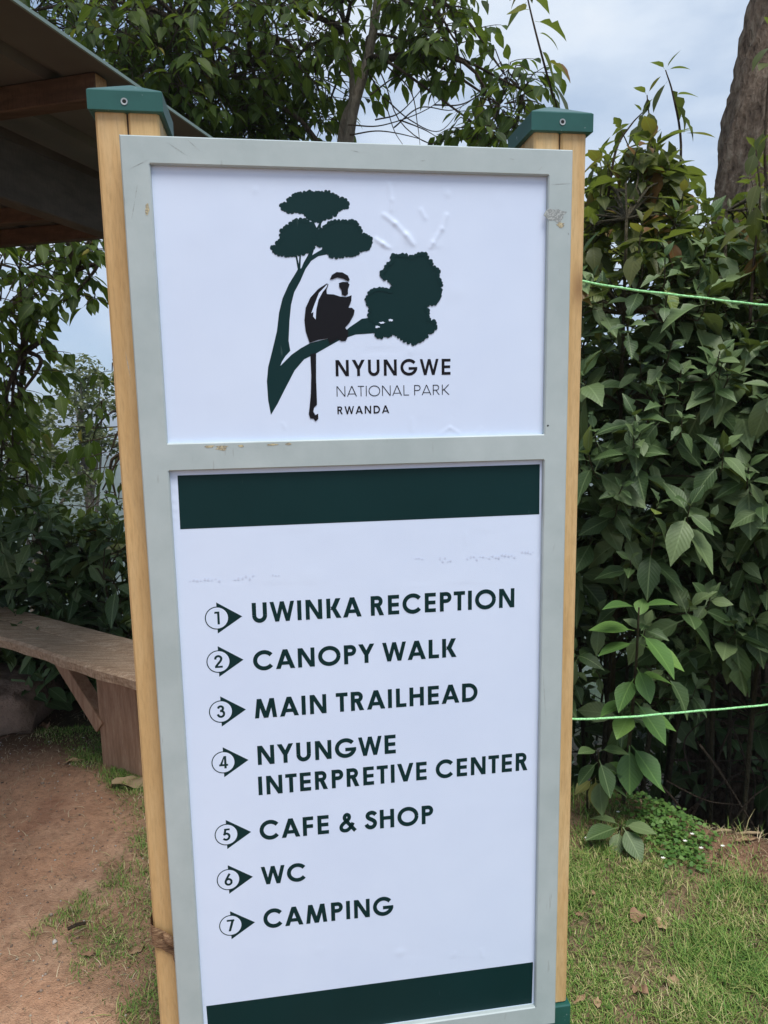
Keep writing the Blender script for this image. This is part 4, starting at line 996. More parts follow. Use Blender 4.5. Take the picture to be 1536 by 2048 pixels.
def shrub(name, label, cat, bx, by, rx, ry, zlo, zhi, nros, L, mt_, tm, group=None, K=(3, 4), nstem=6, lean=(0, -.15), bias=.55, up=.8, profile=None, front=0.0, nmax=300, tipmat=None, tipz=2.05):
    Ft = Foliage()
    z0 = float(Hh(bx, by)) - .03; root = empty(name, (bx, by, z0), label, cat, group); Fo = Foliage()
    tips = []
    for _ in range(nros):
        f = R.random() ** .9; z = zlo + (zhi - zlo) * f
        pr = math.sqrt(max(.02, 1 - ((f - .42) / .62) ** 2)) if profile is None else profile(f)
        a = R.uniform(0, 2 * math.pi) if R.random() > front else R.gauss(-math.pi / 2, .8)
        q = (bias + (1 - bias) * R.random() ** .6) * pr
        p = np.array([bx + lean[0] * f + rx * q * math.cos(a), by + lean[1] * f + ry * q * math.sin(a), z + R.gauss(0, .05)])
        d = unit([math.cos(a) * .8 * q + R.gauss(0, .25), math.sin(a) * .8 * q + R.gauss(0, .25), up + .5 * f + R.gauss(0, .2)])
        (Ft if tipmat and p[2] > tipz + R.gauss(0, .12) else Fo).rosette(p, d, R.randint(*K), L * R.choice([.55, .75, .9, 1.0, 1.1, 1.35]) * R.uniform(.9, 1.1)); tips.append((p, d))
    stems = []
    for k in range(nstem):
        a = 2 * math.pi * (k + R.random() * .6) / nstem; zt = zlo + (zhi - zlo) * R.uniform(.55, .92)
        b0 = np.array([bx + .06 * math.cos(a), by + .06 * math.sin(a), z0 - .05]); t = np.array([bx + lean[0] + rx * .6 * math.cos(a), by + lean[1] + ry * .6 * math.sin(a), zt])
        C = curve([b0, b0 + (t - b0) * .4 + np.array([R.gauss(0, .06), R.gauss(0, .06), .08]), t], 14); stems.append(C)
        b = MB(); b.tube(C, list(np.linspace(.016, .005, len(C))), 6); b.build('branch', M_stem, root, True)
    pts = np.concatenate([np.array(c) for c in stems]); tw = MB()
    for p, d in tips:
        below = pts[pts[:, 2] < p[2] - .02]
        if not len(below): below = pts
        q = below[np.argmin(((below - p) ** 2 * [1, 1, .6]).sum(1))]
        base = p - d * .10
        tw.tube(curve([q, (q + base) / 2 + np.array([R.gauss(0, .02), R.gauss(0, .02), .03]), base, p], 9), [.005, .0045, .004, .0036, .0032, .003, .0026, .0022, .002, .002][:10], 4, cap=False)
    o = tw.build('twigs', M_stem, root, True); o['kind'] = 'stuff'
    if Ft.P: Ft.emit(root, tipmat, tm, 100, stuff='tip_foliage'); nmax = min(nmax, 200)
    Fo.emit(root, mt_, tm, nmax); return root

GH = 'leafy shrubs of the hedge to the right of the sign'
hf = lambda f: (.80 + .35 * math.sin(math.pi * min(1, f * 1.05 + .05))) * (1 if f < .8 else max(.25, 1 - (f - .8) * 3.2))
shrub('hedge_shrub', 'dense dark green shrub right behind the right sign post, its top below the post cap', 'shrub', .93, 2.95, .50, .60, .36, 2.36, 400, .125, M_lshrub, T_SHRUB, GH, profile=hf, front=.35, tipmat=M_lsky)
shrub('hedge_shrub', 'dusty dark green shrub in the middle of the hedge, crossed by both ropes', 'shrub', 1.50, 2.90, .60, .66, .62, 2.30, 360, .132, M_lshrub, T_SHRUB, GH, profile=hf, front=.35, tipmat=M_lsky)
shrub('hedge_shrub', 'dark green shrub of the hedge cut by the right edge of the photo', 'shrub', 2.10, 2.80, .62, .66, .70, 2.42, 360, .138, M_lshrub, T_SHRUB, GH, profile=hf, front=.35, tipmat=M_lsky)
shrub('hedge_shrub', 'shaded shrub filling the hedge behind, left of the thick tree trunk', 'shrub', 1.25, 3.75, .72, .55, .45, 2.40, 380, .135, M_lshrub, T_SHRUB, GH, profile=hf, tipmat=M_lsky)
shrub('hedge_shrub', 'shaded shrub growing round the foot of the thick tree trunk', 'shrub', 2.15, 3.60, .85, .55, -.4, 2.30, 430, .14, M_lshrub, T_SHRUB, GH, profile=hf)
shrub('hedge_shrub', 'low shaded shrub down the bank behind the hedge, in the dark hollow', 'shrub', 1.7, 4.7, 1.5, .6, -2.2, 1.6, 560, .18, M_lshrub, T_SHRUB, GH, profile=hf, nmax=60)

shrub('hedge_shrub', 'tall shrub added furthest down the bank to block sky light behind the hedge', 'shrub', 1.6, 5.7, 1.9, .6, -2.6, 2.0, 640, .19, M_lshrub, T_SHRUB, GH, profile=hf, nmax=40)  # added to stop sky light reaching the hollow from behind
shrub('hedge_shrub', 'shrub added behind the sign panel to block light into the hollow, mostly hidden', 'shrub', .25, 3.35, .55, .6, -.3, 1.95, 330, .13, M_lshrub, T_SHRUB, GH, profile=hf, nmax=20)  # added as a light block: closes the open side of the hollow
# fresh young shoot in front of the hedge
def path_plant(name, label, cat, nodes, r0, mt_, tm, leaves, group=None, smt=M_stem):
    """an upright stem through nodes with hand placed leaves: (fraction, azimuth deg, elevation deg, length)"""
    C = curve(nodes, 16); root = empty(name, C[0], label, cat, group)
    b = MB(); b.tube(C, list(np.linspace(r0, r0 * .35, len(C))), 6); b.build('stem', smt, root, True)
    Fo = Foliage()
    for f, az, el_, L in leaves:
        k = min(len(C) - 1, int(f * (len(C) - 1))); p = C[k]; a = np.array([math.sin(rad(az)) * math.cos(rad(el_)), -math.cos(rad(az)) * math.cos(rad(el_)), math.sin(rad(el_))])
        n = np.array([0, -.12, 1.0]) - a * a[2] + np.array([R.gauss(0, .12) for _ in range(3)])
        pe = p + a * L * .22
        Fo.leaf(pe, a, n, L)
    Fo.emit(root, mt_, tm, 300); return root
g0 = atz(1248, 1625, 0.0)
yl = []
path_plant('young_shrub', 'young bright green shrub with broad veined leaves behind the lower rope', 'plant',
           [g0 + [0, .02, -.03], at(1262, 1450, 2.34), at(1272, 1330, 2.26), at(1278, 1215, 2.22)], .008, M_lyoung, T_YOUNG,
           [(1.0, -75, 14, 0.104), (1.0, 60, 22, 0.095), (.99, 150, 35, 0.076), (.90, 35, -30, 0.147), (.90, -100, 5, 0.123), (.80, 60, -24, 0.133), (.80, -80, -8, 0.114), (.70, 20, -48, 0.104), (.62, -45, -28, 0.114), (.62, 95, -5, 0.114), (.52, 45, -45, 0.142), (.52, -70, -15, 0.114), (.44, 70, -18, 0.123), (.42, -40, -20, 0.114), (.30, -14, -64, 0.142), (.30, 40, -42, 0.142), (.22, 70, -34, 0.133), (.24, -75, -20, 0.095)])
path_plant('young_shrub', 'small shrub with grey green drooping leaves beside the right sign post near the ground', 'plant',
           [atz(1205, 1650, 0.0) + [0, 0, -.03], at(1200, 1560, 2.35), at(1196, 1500, 2.30)], .006, M_lshrub, T_YOUNG,
           [(1.0, -60, 10, 0.076), (1.0, 80, 5, 0.084), (.9, 20, -55, 0.109), (.85, -70, -40, 0.092), (.8, 100, -30, 0.092), (.6, -10, -60, 0.109), (.55, 60, -20, 0.084)])
path_plant('ground_plant', 'low plant with broad dull leaves lying on the grass below the young shrub', 'plant',
           [atz(1238, 1688, 0.0) + [0, 0, -.02], atz(1238, 1688, 0.0) + [0, 0, .045], atz(1238, 1688, 0.0) + [.0, -.02, .085]], .006, M_lshrub, T_YOUNG,
           [(1.0, 20, -30, 0.105), (1.0, 60, 6, 0.092), (.9, -70, -4, 0.118), (.95, -120, 10, 0.084), (.8, 110, -5, 0.101), (.7, -30, -35, 0.084)])
path_plant('ground_plant', 'small yellowing plant tucked against the foot of the hedge near the sign post', 'plant',
           [atz(1182, 1655, 0.0) + [0, .05, -.02], atz(1182, 1655, 0.0) + [0, .05, .12], atz(1182, 1655, 0.0) + [.01, .0, .2]], .005, M_lyellow, T_YOUNG,
           [(1.0, 0, -70, 0.101), (.9, 70, -20, 0.084), (.9, -60, -20, 0.076), (.7, 30, -55, 0.092)])

# tall thin shoots against the sky
def shoot(label, nodes, nl, L, seed):
    q = random.Random(seed); lv = []
    for k in range(nl):
        f = .28 + .72 * k / (nl - 1); az = q.choice([-80, 80, -50, 60, 120, -120]) + q.uniform(-25, 25); lv.append((f, az, q.uniform(-75, 5), L * (1.15 - .75 * f) * q.uniform(.7, 1.2)))
    lv += [(1, 60, 55, L * .35), (1, -70, 40, L * .3)]
    path_plant('tall_shoot', label, 'plant', nodes, .0055, M_lsky, T_SHRUB, lv, 'thin shoots rising above the hedge', M_twig)
D1 = 2.75
shoot('tallest thin shoot with curled leaves, rising behind the cap of the right sign post', [at(1150, 330, D1), at(1112, 212, D1), at(1078, 90, D1), at(1056, 0, D1), at(1050, -40, D1)], 13, .15, 3)
shoot('short thin shoot right of the right sign post cap, lower of a pair', [at(1318, 440, D1), at(1308, 330, D1), at(1294, 190, D1)], 9, .16, 4)
shoot('thin reddish tipped shoot with broad leaves standing alone against the sky', [at(1352, 440, D1), at(1362, 290, D1), at(1346, 190, D1), at(1331, 140, D1)], 9, .17, 5)
shoot('arching thin shoot leaning towards the sign between the post and the hedge top', [at(1215, 400, D1), at(1232, 300, D1), at(1262, 250, D1), at(1285, 225, D1)], 8, .12, 6)
shoot('leafy yellow green shoot in front of the thick tree trunk, topmost at the right edge', [at(1545, 560, 2.4), at(1530, 330, 2.4), at(1538, 150, 2.4), at(1550, 60, 2.4)], 12, .15, 7)
shoot('leafy yellow green shoot at the right edge just above the upper rope', [at(1500, 640, 2.35), at(1508, 520, 2.35), at(1520, 400, 2.35), at(1512, 300, 2.35)], 11, .15, 8)

# thick trunk at right
def tree_trunk(P, rr, root, mt_, n=20, rough=.05, seg=40):
    C = curve(P, seg); k = len(C); ri = np.interp(np.linspace(0, 1, k), np.linspace(0, 1, len(rr)), rr); b = MB(); b.tube(C, list(ri), n)
    V = np.array(b.V)
    for i in range(k):
        for j in range(n):
            c = C[i]; v = V[i * n + j] - c; V[i * n + j] = c + v * (1 + rough * math.sin(j * 2.1 + i * .35) * math.sin(i * .9 + j) + rough * .6 * math.sin(j * 5 + i * .2))
    b.V = [tuple(v) for v in V]; return b.build('trunk', mt_, root, True)
ty = 3.95; t_a, t_b = at(1440, 330, ty) + [.36, .1, 0], at(1490, 0, ty) + [.385, .1, 0]; tl_ = (t_b - t_a) / (t_b[2] - t_a[2]); tx = float(t_a[0] + .06); tz = float(Hh(tx, ty))
bigt = empty('large_tree', (tx, ty, tz), 'thick rough barked tree trunk rising at the right edge behind the hedge', 'tree')
tree_trunk([(tx, ty + .1, tz - .2), t_a + [.02, .08, -1.6], t_a, t_b, t_b + tl_ * 1.5, (2.7, ty + .2, 7.5)], [.38, .32, .295, .285, .27, .20], bigt, M_bark, 44, .075, 110)
Fo = Foliage()
for k in range(7):
    a = k * .9; q = np.array([2.7 + 1.9 * math.cos(a), ty + .3 + 1.7 * math.sin(a), 8.0 + R.uniform(-.6, 1.2)])
    b = MB(); C = curve([(2.66, ty + .15, 6.6), (2.7 + .7 * math.cos(a), ty + .3 + .6 * math.sin(a), 7.4), q], 10); b.tube(C, list(np.linspace(.08, .02, len(C))), 7); b.build('branch', M_bark, bigt, True)
    for _ in range(16): Fo.spray(q + np.array([R.gauss(0, .6), R.gauss(0, .6), R.gauss(0, .4)]), [R.gauss(0, 1), R.gauss(0, 1), .2], 7, .14)
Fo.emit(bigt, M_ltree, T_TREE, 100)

# ---- trees with hanging leaves
def clump_tree(name, label, base, trunks, clumps, L, mt_, tm, limb0, nmax=300, group=None, extra=None, fill=1.0, nl=(5, 9), dens=1.0, hang=.75):
    root = empty(name, base, label, 'tree', group); Fo = Foliage()
    for P, rr in trunks: tree_trunk(P, rr, root, M_pale, 12, .03)
    tw = MB()
    for (px, py, Y, rx_, rz_, n) in clumps:
        c = at(px, py, Y); src = min(limb0, key=lambda q: np.linalg.norm((np.array(q) - c) * [1, 1, .6]))
        b = MB(); mid = (np.array(src) + c) / 2 + np.array([R.gauss(0, .10), R.gauss(0, .10), .12]); C = curve([src, mid, c], 10)
        b.tube(C, list(np.linspace(.016, .005, len(C))), 6); b.build('branch', M_twig, root, True)
        for _ in range(int(n * fill * dens)):
            g = np.array([R.gauss(0, .5), R.gauss(0, .55), R.gauss(0, .5)]); g = g / max(1, np.linalg.norm(g))
            p = c + g * np.array([rx_, rx_ * 1.1, rz_])
            d = unit(np.array([g[0] + R.gauss(0, .5), g[1] + R.gauss(0, .5), -.15 + R.gauss(0, .3)]))
            pts = Fo.spray(p, d, R.randint(*nl), L * R.uniform(.7, 1.15), hang)
            tw.tube([c + (p - c) * .25] + pts, [.004] + list(np.linspace(.0035, .0015, len(pts))), 4, cap=False)
    if extra:
        for P, r0 in extra:
            C = curve(P, 22); b = MB(); b.tube(C, list(np.linspace(r0, r0 * .3, len(C))), 5); b.build('branch', M_twig, root, True)
    o = tw.build('twigs', M_twig, root, True); o['kind'] = 'stuff'
    Fo.emit(root, mt_, tm, nmax)
TY = 4.9
tb = np.array([at(690, 1000, TY)[0], TY, float(Hh(at(690, 1000, TY)[0], TY))])
tr_main = [tb + [0, 0, -.2], at(672, 700, TY), at(697, 285, TY), at(735, 120, TY), at(757, -20, TY), at(790, -420, TY + .2)]
tr_two = [tb + [.02, .05, -.2], at(650, 700, TY + .1), at(680, 290, TY + .1), at(704, 190, TY + .1), at(690, 60, TY + .2), at(640, -200, TY + .3)]
limbs = [at(697, 285, TY), at(735, 120, TY), at(757, -20, TY), at(690, 60, TY + .2), at(780, -300, TY + .2), at(500, 130, TY), at(360, 45, TY)]
LIMB = [at(640, 290, TY), at(600, 240, TY), at(530, 190, TY), at(500, 130, TY), at(470, 90, TY), at(420, 70, TY), at(355, 40, TY), at(300, -20, TY)]
bare = [[(697, 250), (768, 250), (868, 210), (918, 140)], [(868, 210), (928, 207), (988, 165), (1018, 130)], [(740, 150), (768, 200), (788, 260), (806, 290)], [(742, 110), (768, 160), (798, 240), (858, 287), (898, 270), (943, 240)], [(800, 240), (850, 260), (890, 285)],
        [(740, 190), (800, 150), (850, 160), (870, 208)], [(750, 240), (800, 225), (850, 170), (880, 130)], [(768, 195), (820, 240), (880, 262), (930, 205)], [(760, 120), (820, 180), (835, 250), (840, 290)], [(700, 270), (760, 262), (830, 275), (870, 292)], [(788, 255), (840, 215), (905, 220), (960, 190)]]
clumps = [(70, 20, 5.4, .45, .35, 16), (160, 60, 5.4, .45, .35, 20), (250, 40, 4.7, .42, .35, 24), (255, 140, 5.0, .42, .32, 24), (330, 110, 4.6, .42, .35, 30), (330, 215, 4.8, .38, .28, 26), (420, 40, 5.0, .45, .38, 26), (430, 160, 4.8, .42, .35, 26), (400, 235, 5.2, .4, .25, 26), (480, 245, 5.2, .4, .25, 28),
          (520, 70, 5.2, .42, .38, 20), (540, 170, 5.3, .42, .35, 22), (590, 245, 5.4, .34, .25, 18), (620, 50, 5.0, .42, .35, 18), (630, 150, 5.2, .34, .28, 15), (650, 230, 5.4, .22, .2, 8), (600, 110, 4.7, .25, .3, 10), (545, 20, 4.6, .3, .3, 12),
          (760, -70, 4.8, .32, .16, 16), (840, 10, 4.7, .30, .22, 22), (815, 80, 4.8, .24, .18, 12), (885, 50, 4.6, .22, .26, 16), (915, 90, 4.6, .16, .2, 10), (840, 120, 4.7, .1, .1, 4), (690, 50, 5.0, .22, .22, 8),
          (1010, 150, 4.7, .2, .13, 9), (1000, 210, 4.6, .22, .22, 14), (960, 255, 4.7, .18, .16, 10), (1045, 180, 4.6, .14, .18, 7), (1005, 270, 4.7, .22, .14, 10),
          (100, -150, 5.2, .6, .4, 22), (330, -140, 5.0, .6, .45, 26), (560, -150, 5.0, .6, .45, 24), (780, -120, 4.9, .55, .4, 22), (430, -380, 5.3, .8, .6, 26), (700, -380, 5.1, .8, .6, 26), (900, -250, 5.0, .5, .5, 16), (-120, 60, 5.3, .6, .5, 20)]
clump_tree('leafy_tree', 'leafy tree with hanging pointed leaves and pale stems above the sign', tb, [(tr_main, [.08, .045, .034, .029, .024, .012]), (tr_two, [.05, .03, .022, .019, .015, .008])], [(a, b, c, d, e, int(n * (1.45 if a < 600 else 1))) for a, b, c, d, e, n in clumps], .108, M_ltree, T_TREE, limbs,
           extra=[(LIMB, .016)] + [([at(x, y, 4.75 + .1 * math.sin(x)) for x, y in P], .005) for P in bare], nl=(3, 4), dens=1.75, hang=.5)
TL = 4.3
lb = np.array([-3.0, 4.7, float(Hh(-3.0, 4.7))])
lt_main = [lb + [0, 0, -.2], lb + [.1, 0, 1.6], at(-60, 560, TL + .3), at(-40, 300, TL + .4)]
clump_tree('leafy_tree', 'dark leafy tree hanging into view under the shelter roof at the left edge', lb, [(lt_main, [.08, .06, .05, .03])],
           [(10, 500, 4.2, .32, .26, 26), (40, 540, 4.3, .24, .22, 24), (0, 620, 4.2, .26, .26, 32), (50, 640, 4.3, .12, .2, 14), (5, 740, 4.2, .24, .25, 32), (50, 730, 4.4, .10, .14, 7), (-10, 850, 4.2, .28, .25, 30), (25, 900, 4.2, .2, .2, 18), (45, 820, 4.3, .10, .1, 6), (0, 960, 4.2, .26, .2, 20), (55, 970, 4.3, .14, .12, 7),
            (130, 485, 4.4, .2, .08, 14), (190, 490, 4.5, .16, .09, 12), (150, 545, 4.4, .12, .08, 4), (190, 590, 4.4, .07, .1, 4), (140, 600, 4.3, .06, .06, 3),  (-90, 560, 4.4, .4, .4, 20), (-80, 800, 4.4, .4, .4, 20), (60, 420, 4.5, .5, .3, 16), (-100, 350, 4.6, .5, .5, 16)],
           .118, M_ltree, T_TREE, [lt_main[1], lt_main[2], lt_main[3], at(60, 500, TL), at(50, 700, TL), at(150, 540, 4.4)], fill=.62, nl=(2, 4), dens=1.6, hang=.55)
rb_ = np.array([at(330, 1000, 4.6)[0], 4.6, 0]); rb_[2] = float(Hh(rb_[0], rb_[1]))
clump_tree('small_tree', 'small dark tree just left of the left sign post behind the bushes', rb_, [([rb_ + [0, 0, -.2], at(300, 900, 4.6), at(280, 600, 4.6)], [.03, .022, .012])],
           [(225, 720, 4.6, .07, .12, 3), (232, 790, 4.6, .08, .1, 4), (222, 900, 4.6, .14, .14, 10), (205, 980, 4.5, .18, .14, 14), (235, 1010, 4.6, .2, .14, 14), (300, 850, 4.7, .35, .3, 16), (300, 650, 4.7, .35, .35, 16), (215, 830, 4.6, .09, .1, 5), (240, 930, 4.6, .1, .1, 6)], .115, M_ltree, T_TREE, [at(300, 900, 4.6), at(285, 700, 4.6)], fill=.5, nl=(3, 5))

# bushes behind the bench
GB = 'leafy bushes behind the bench'
shrub('bush', 'grey green bush behind the bench at the far left edge', 'bush', -2.55, 4.15, .55, .5, .0, 1.02, 130, .145, M_lshrub, T_SHRUB, GB, lean=(0, -.1), up=1.0)
shrub('bush', 'grey green bush behind the middle of the visible bench seat', 'bush', -1.95, 4.05, .5, .5, .0, 1.0, 130, .145, M_lshrub, T_SHRUB, GB, lean=(0, -.1), up=1.0)
shrub('bush', 'dark bush between the bench end and the left sign post', 'bush', -1.38, 4.05, .5, .55, -.05, .98, 140, .145, M_lshrub, T_SHRUB, GB, lean=(0, -.1), up=1.0)
shrub('bush', 'bright tipped bush rising in the gap left of the sign post', 'bush', -1.75, 4.7, .6, .4, -.4, .86, 110, .13, M_lsky, T_SHRUB, GB, up=1.0)
shrub('bush', 'low dark leaved bush spreading under the bench seat', 'bush', -1.75, 3.62, .8, .2, .04, .42, 90, .125, M_lshrub, T_SHRUB, GB, up=1.0, nstem=4)

# pale tree standing further down the slope, and a lower one beside it
def far_tree(label, x, y, top, clumps, r0, seed, n=260):
    z = float(Hh(x, y)); root = empty('far_tree', (x, y, z), label, 'tree', 'pale trees down the slope'); q = random.Random(seed)
    C = [(x, y, z - .3), (x - .1, y, z + (top - z) * .4), (x + .12, y, z + (top - z) * .62), (x, y, z + (top - z) * .85)]
    tree_trunk(C, [r0, r0 * .7, r0 * .5, r0 * .25], root, M_pale, 10, .04); Fo = Foliage()
    for (dx, dz, rx_, rz_) in clumps:
        c = np.array([x + dx, y + q.uniform(-.8, .8), top + dz]); b = MB(); s0 = np.array([x + .05, y, z + (top - z) * q.uniform(.45, .7)])
        b.tube(curve([s0, (s0 + c) / 2 + [0, 0, -.15], c], 8), [.07, .06, .055, .05, .04, .035, .03, .025, .02][:9], 6); b.build('branch', M_pale, root, True)
        for _ in range(n):
            g = np.array([q.gauss(0, 1) for _ in range(3)]); g /= np.linalg.norm(g); g *= q.random() ** .4
            p = c + g * [rx_, rx_, rz_]; Fo.leaf(p, unit([q.gauss(0, 1), q.gauss(0, 1), q.gauss(0, .6)]), np.array([q.gauss(0, .5), q.gauss(0, .5), 1]), q.uniform(.10, .2))
    Fo.emit(root, M_lfar, T_FAR, 0)
c18 = at(150, 705, 18)
far_tree('pale feathery tree seen through the gap between the shelter and the left post', c18[0], 18, c18[2], [(0, -.35, .6, .35), (.5, -.7, .6, .3), (-.4, -.9, .55, .35), (.65, -1.25, .55, .35), (0, -1.3, .6, .35), (-.75, -1.7, .5, .35), (.25, -1.9, .4, .3), (-.9, -2.5, .6, .4), (-.35, -2.6, .4, .3), (.7, -2.1, .5, .4)], .16, 5)
c16 = at(40, 800, 16)
far_tree('lower pale feathery tree left of the taller one down the slope', c16[0], 16, c16[2], [(0, -.3, .7, .4), (.6, -.9, .7, .4), (-.6, -.8, .7, .4), (0, -1.4, .8, .5), (.7, -1.9, .6, .5), (-.8, -2.1, .7, .5), (.2, -2.6, .9, .6)], .14, 6)

# ---- undergrowth: bare twigs in the hollow under the hedge
tang = empty('dead_branches', (1.45, 2.75, float(Hh(1.45, 2.75))), 'tangle of bare brown branches in the dark hollow below the hedge', 'branches')
for P, r0 in [([(1370, 1660), (1420, 1560), (1450, 1480), (1480, 1420)], .007), ([(1345, 1650), (1440, 1570), (1490, 1530), (1460, 1440)], .006), ([(1340, 1520), (1440, 1522), (1540, 1518)], .005), ([(1400, 1490), (1450, 1560), (1500, 1640), (1530, 1690)], .005), ([(1450, 1680), (1462, 1600), (1440, 1540), (1390, 1480)], .006),
              ([(1310, 1420), (1400, 1430), (1470, 1450), (1545, 1470)], .005), ([(1455, 1660), (1500, 1600), (1540, 1570)], .004), ([(1330, 1560), (1410, 1600), (1480, 1610)], .004), ([(1290, 1540), (1340, 1590), (1380, 1640)], .006), ([(1480, 1500), (1510, 1560), (1500, 1640)], .004), ([(1380, 1550), (1370, 1480), (1420, 1430)], .004),
              ([(1180, 1500), (1220, 1560), (1250, 1620)], .009), ([(1440, 1400), (1500, 1430), (1545, 1420)], .004)]:
    Y0 = 2.62 + R.uniform(-.1, .25); C = curve([at(x, y, Y0 + R.uniform(-.05, .05)) for x, y in P], 14); b = MB(); b.tube(C, list(np.linspace(r0, r0 * .45, len(C))), 5); b.build('branch', M_twig, tang, True)

# ---- grass, litter, creepers
def scatter(n, x0, x1, y0, y1, dens):
    x = rng.uniform(x0, x1, n); y = rng.uniform(y0, y1, n); k = rng.random(n) < dens(x, y); return x[k], y[k]
def blades(name, x, y, hmin, hmax, wd, mt_, lean=.6, flat_=False):
    n = len(x); z = Hh(x, y); h = rng.uniform(hmin, hmax, n) * (.7 + .75 * sst(-.4, .6, wob(x, y, 6, 2) + .5 * wob(x, y, 23, 1))); a = rng.uniform(0, 2 * math.pi, n); l = np.abs(rng.normal(0, lean, n)) * h + .15 * h
    if flat_: l = h.copy(); h = rng.uniform(.006, .016, n)
    dx, dy = np.cos(a) * l, np.sin(a) * l; sx, sy = -np.sin(a) * wd / 2, np.cos(a) * wd / 2
    P = np.stack([x, y, z - .004], -1); Sd = np.stack([sx, sy, 0 * sx], -1)
    M1 = P + np.stack([dx * .35, dy * .35, h * .62 + .003], -1); M2 = P + np.stack([dx, dy, h + .003], -1)
    V = np.stack([P - Sd, P + Sd, M1 + Sd * .8, M1 - Sd * .8, M2 + Sd * .12, M2 - Sd * .12], 1).reshape(-1, 3)
    b = np.arange(n)[:, None] * 6; Fq = np.concatenate([b + [0, 1, 2, 3], b + [3, 2, 4, 5]], 0)
    o = mesh_obj(name, V, Fq.astype(np.int32), mt_, None, True); o['kind'] = 'stuff'; return o
x, y = scatter(210000, .28, 2.3, 1.15, 2.75, lambda x, y: grass_mask(x, y) ** 1.5 * (.25 + .75 * sst(-.55, .25, wob(x, y, 12, 6) + .6 * wob(x, y, 29, 2))))
x2, y2 = scatter(120000, -1.7, -.25, 1.15, 3.3, lambda x, y: np.clip(grass_mask(x, y) * 1.3 - .16, 0, 1) ** 1.2)
o = blades('grass', x, y, .008, .026, .0026, M_grass, 1.1); tag(o, 'short patchy green and straw coloured grass right of the sign', 'grass')
o = blades('grass', x2, y2, .006, .019, .0026, M_grass, 1.2); tag(o, 'thin worn grass between the earth path and the left sign post', 'grass')
x, y = scatter(7500, -2.0, -.25, 1.2, 3.2, lambda x, y: .34 + .5 * grass_mask(x, y)); x2, y2 = scatter(4200, .3, 2.2, 1.2, 2.6, lambda x, y: .35 + 0 * x); x3, y3 = scatter(2500, -2.6, -.8, 2.8, 3.5, lambda x, y: .5 + 0 * x); x4, y4 = scatter(9000, .7, 2.2, 1.7, 2.6, lambda x, y: (np.abs(y - edge_y(x) + .12) < .18) * .6); x3 = np.concatenate([x3, x4]); y3 = np.concatenate([y3, y4])
o = blades('dry_litter', np.concatenate([x, x2, x3]), np.concatenate([y, y2, y3]), .012, .05, .0022, M_straw, flat_=True); tag(o, 'scattered bits of dry straw and twig on the ground', 'litter')
# taller tufts along the bank
x, y = scatter(8000, .5, 2.2, 1.7, 2.75, lambda x, y: (np.abs(y - edge_y(x) + .08) < .15) * .28 * (wob(x, y, 11, 3) > .1))
o = blades('bank_grass', x, y, .025, .065, .003, M_grass, .7); tag(o, 'longer grass along the edge of the bank below the hedge', 'grass')
c0 = at(0, 0, 1)
Fo = Foliage(); cc = atz(1325, 1690, 0.0); root = empty('creeper', (cc[0], cc[1], float(Hh(cc[0], cc[1]))), 'bright green creeping patch of small round leaves at the foot of the bank', 'ground cover')
for k in range(900):
    f = R.random(); px = 1285 + 105 * f + R.gauss(0, 30); py = 1618 + 105 * f + R.gauss(0, 20); p = atz(px, py, 0.0); p[2] = float(Hh(p[0], p[1])) + R.uniform(.008, .032)
    a = R.uniform(0, 6.28); Fo.leaf(p, unit([math.cos(a), math.sin(a), R.uniform(-.2, .4)]), np.array([R.gauss(0, .3), R.gauss(0, .3) - .2, 1]), R.uniform(.009, .022))
Fo.emit(root, M_lground, T_ROUND, 200)
# white flowers
for k, (px, py, lab) in enumerate([(1173, 1676, 'tiny white flower left of the low broad leaved plant'), (1236, 1624, 'tiny white flower at the foot of the young bright shrub'), (1270, 1672, 'tiny white flower right beside the low broad leaved plant'), (1370, 1682, 'tiny white flower on the creeping patch, rightmost of three'), (1326, 1716, 'tiny white flower at the lower end of the creeping patch'), (1445, 1692, 'tiny white flower alone in the grass below the dark hollow'), (1402, 1696, 'tiny white flower between the creeping patch and the dark hollow'), (1384, 1668, 'tiny white flower on the bank above the creeping patch')]):
    p = atz(px, py, .05); gz = float(Hh(p[0], p[1])); r_e = empty('white_flower', (p[0], p[1], gz), lab, 'flower', 'tiny white flowers in the grass'); b = MB(); b.tube([(p[0], p[1], gz - .01), p], .0011, 4); b.build('stem', M_grass, r_e)
    b = MB()
    for j in range(6):
        a = j * 1.047; u_ = np.array([math.cos(a), math.sin(a) * .8 - .2, .35]); s_ = np.array([-math.sin(a), math.cos(a), 0]); b.add([p, p + u_ * .004 + s_ * .0022, p + u_ * .0085, p + u_ * .004 - s_ * .0022], [(0, 1, 2, 3)])
    b.build('petals', M_petal, r_e)
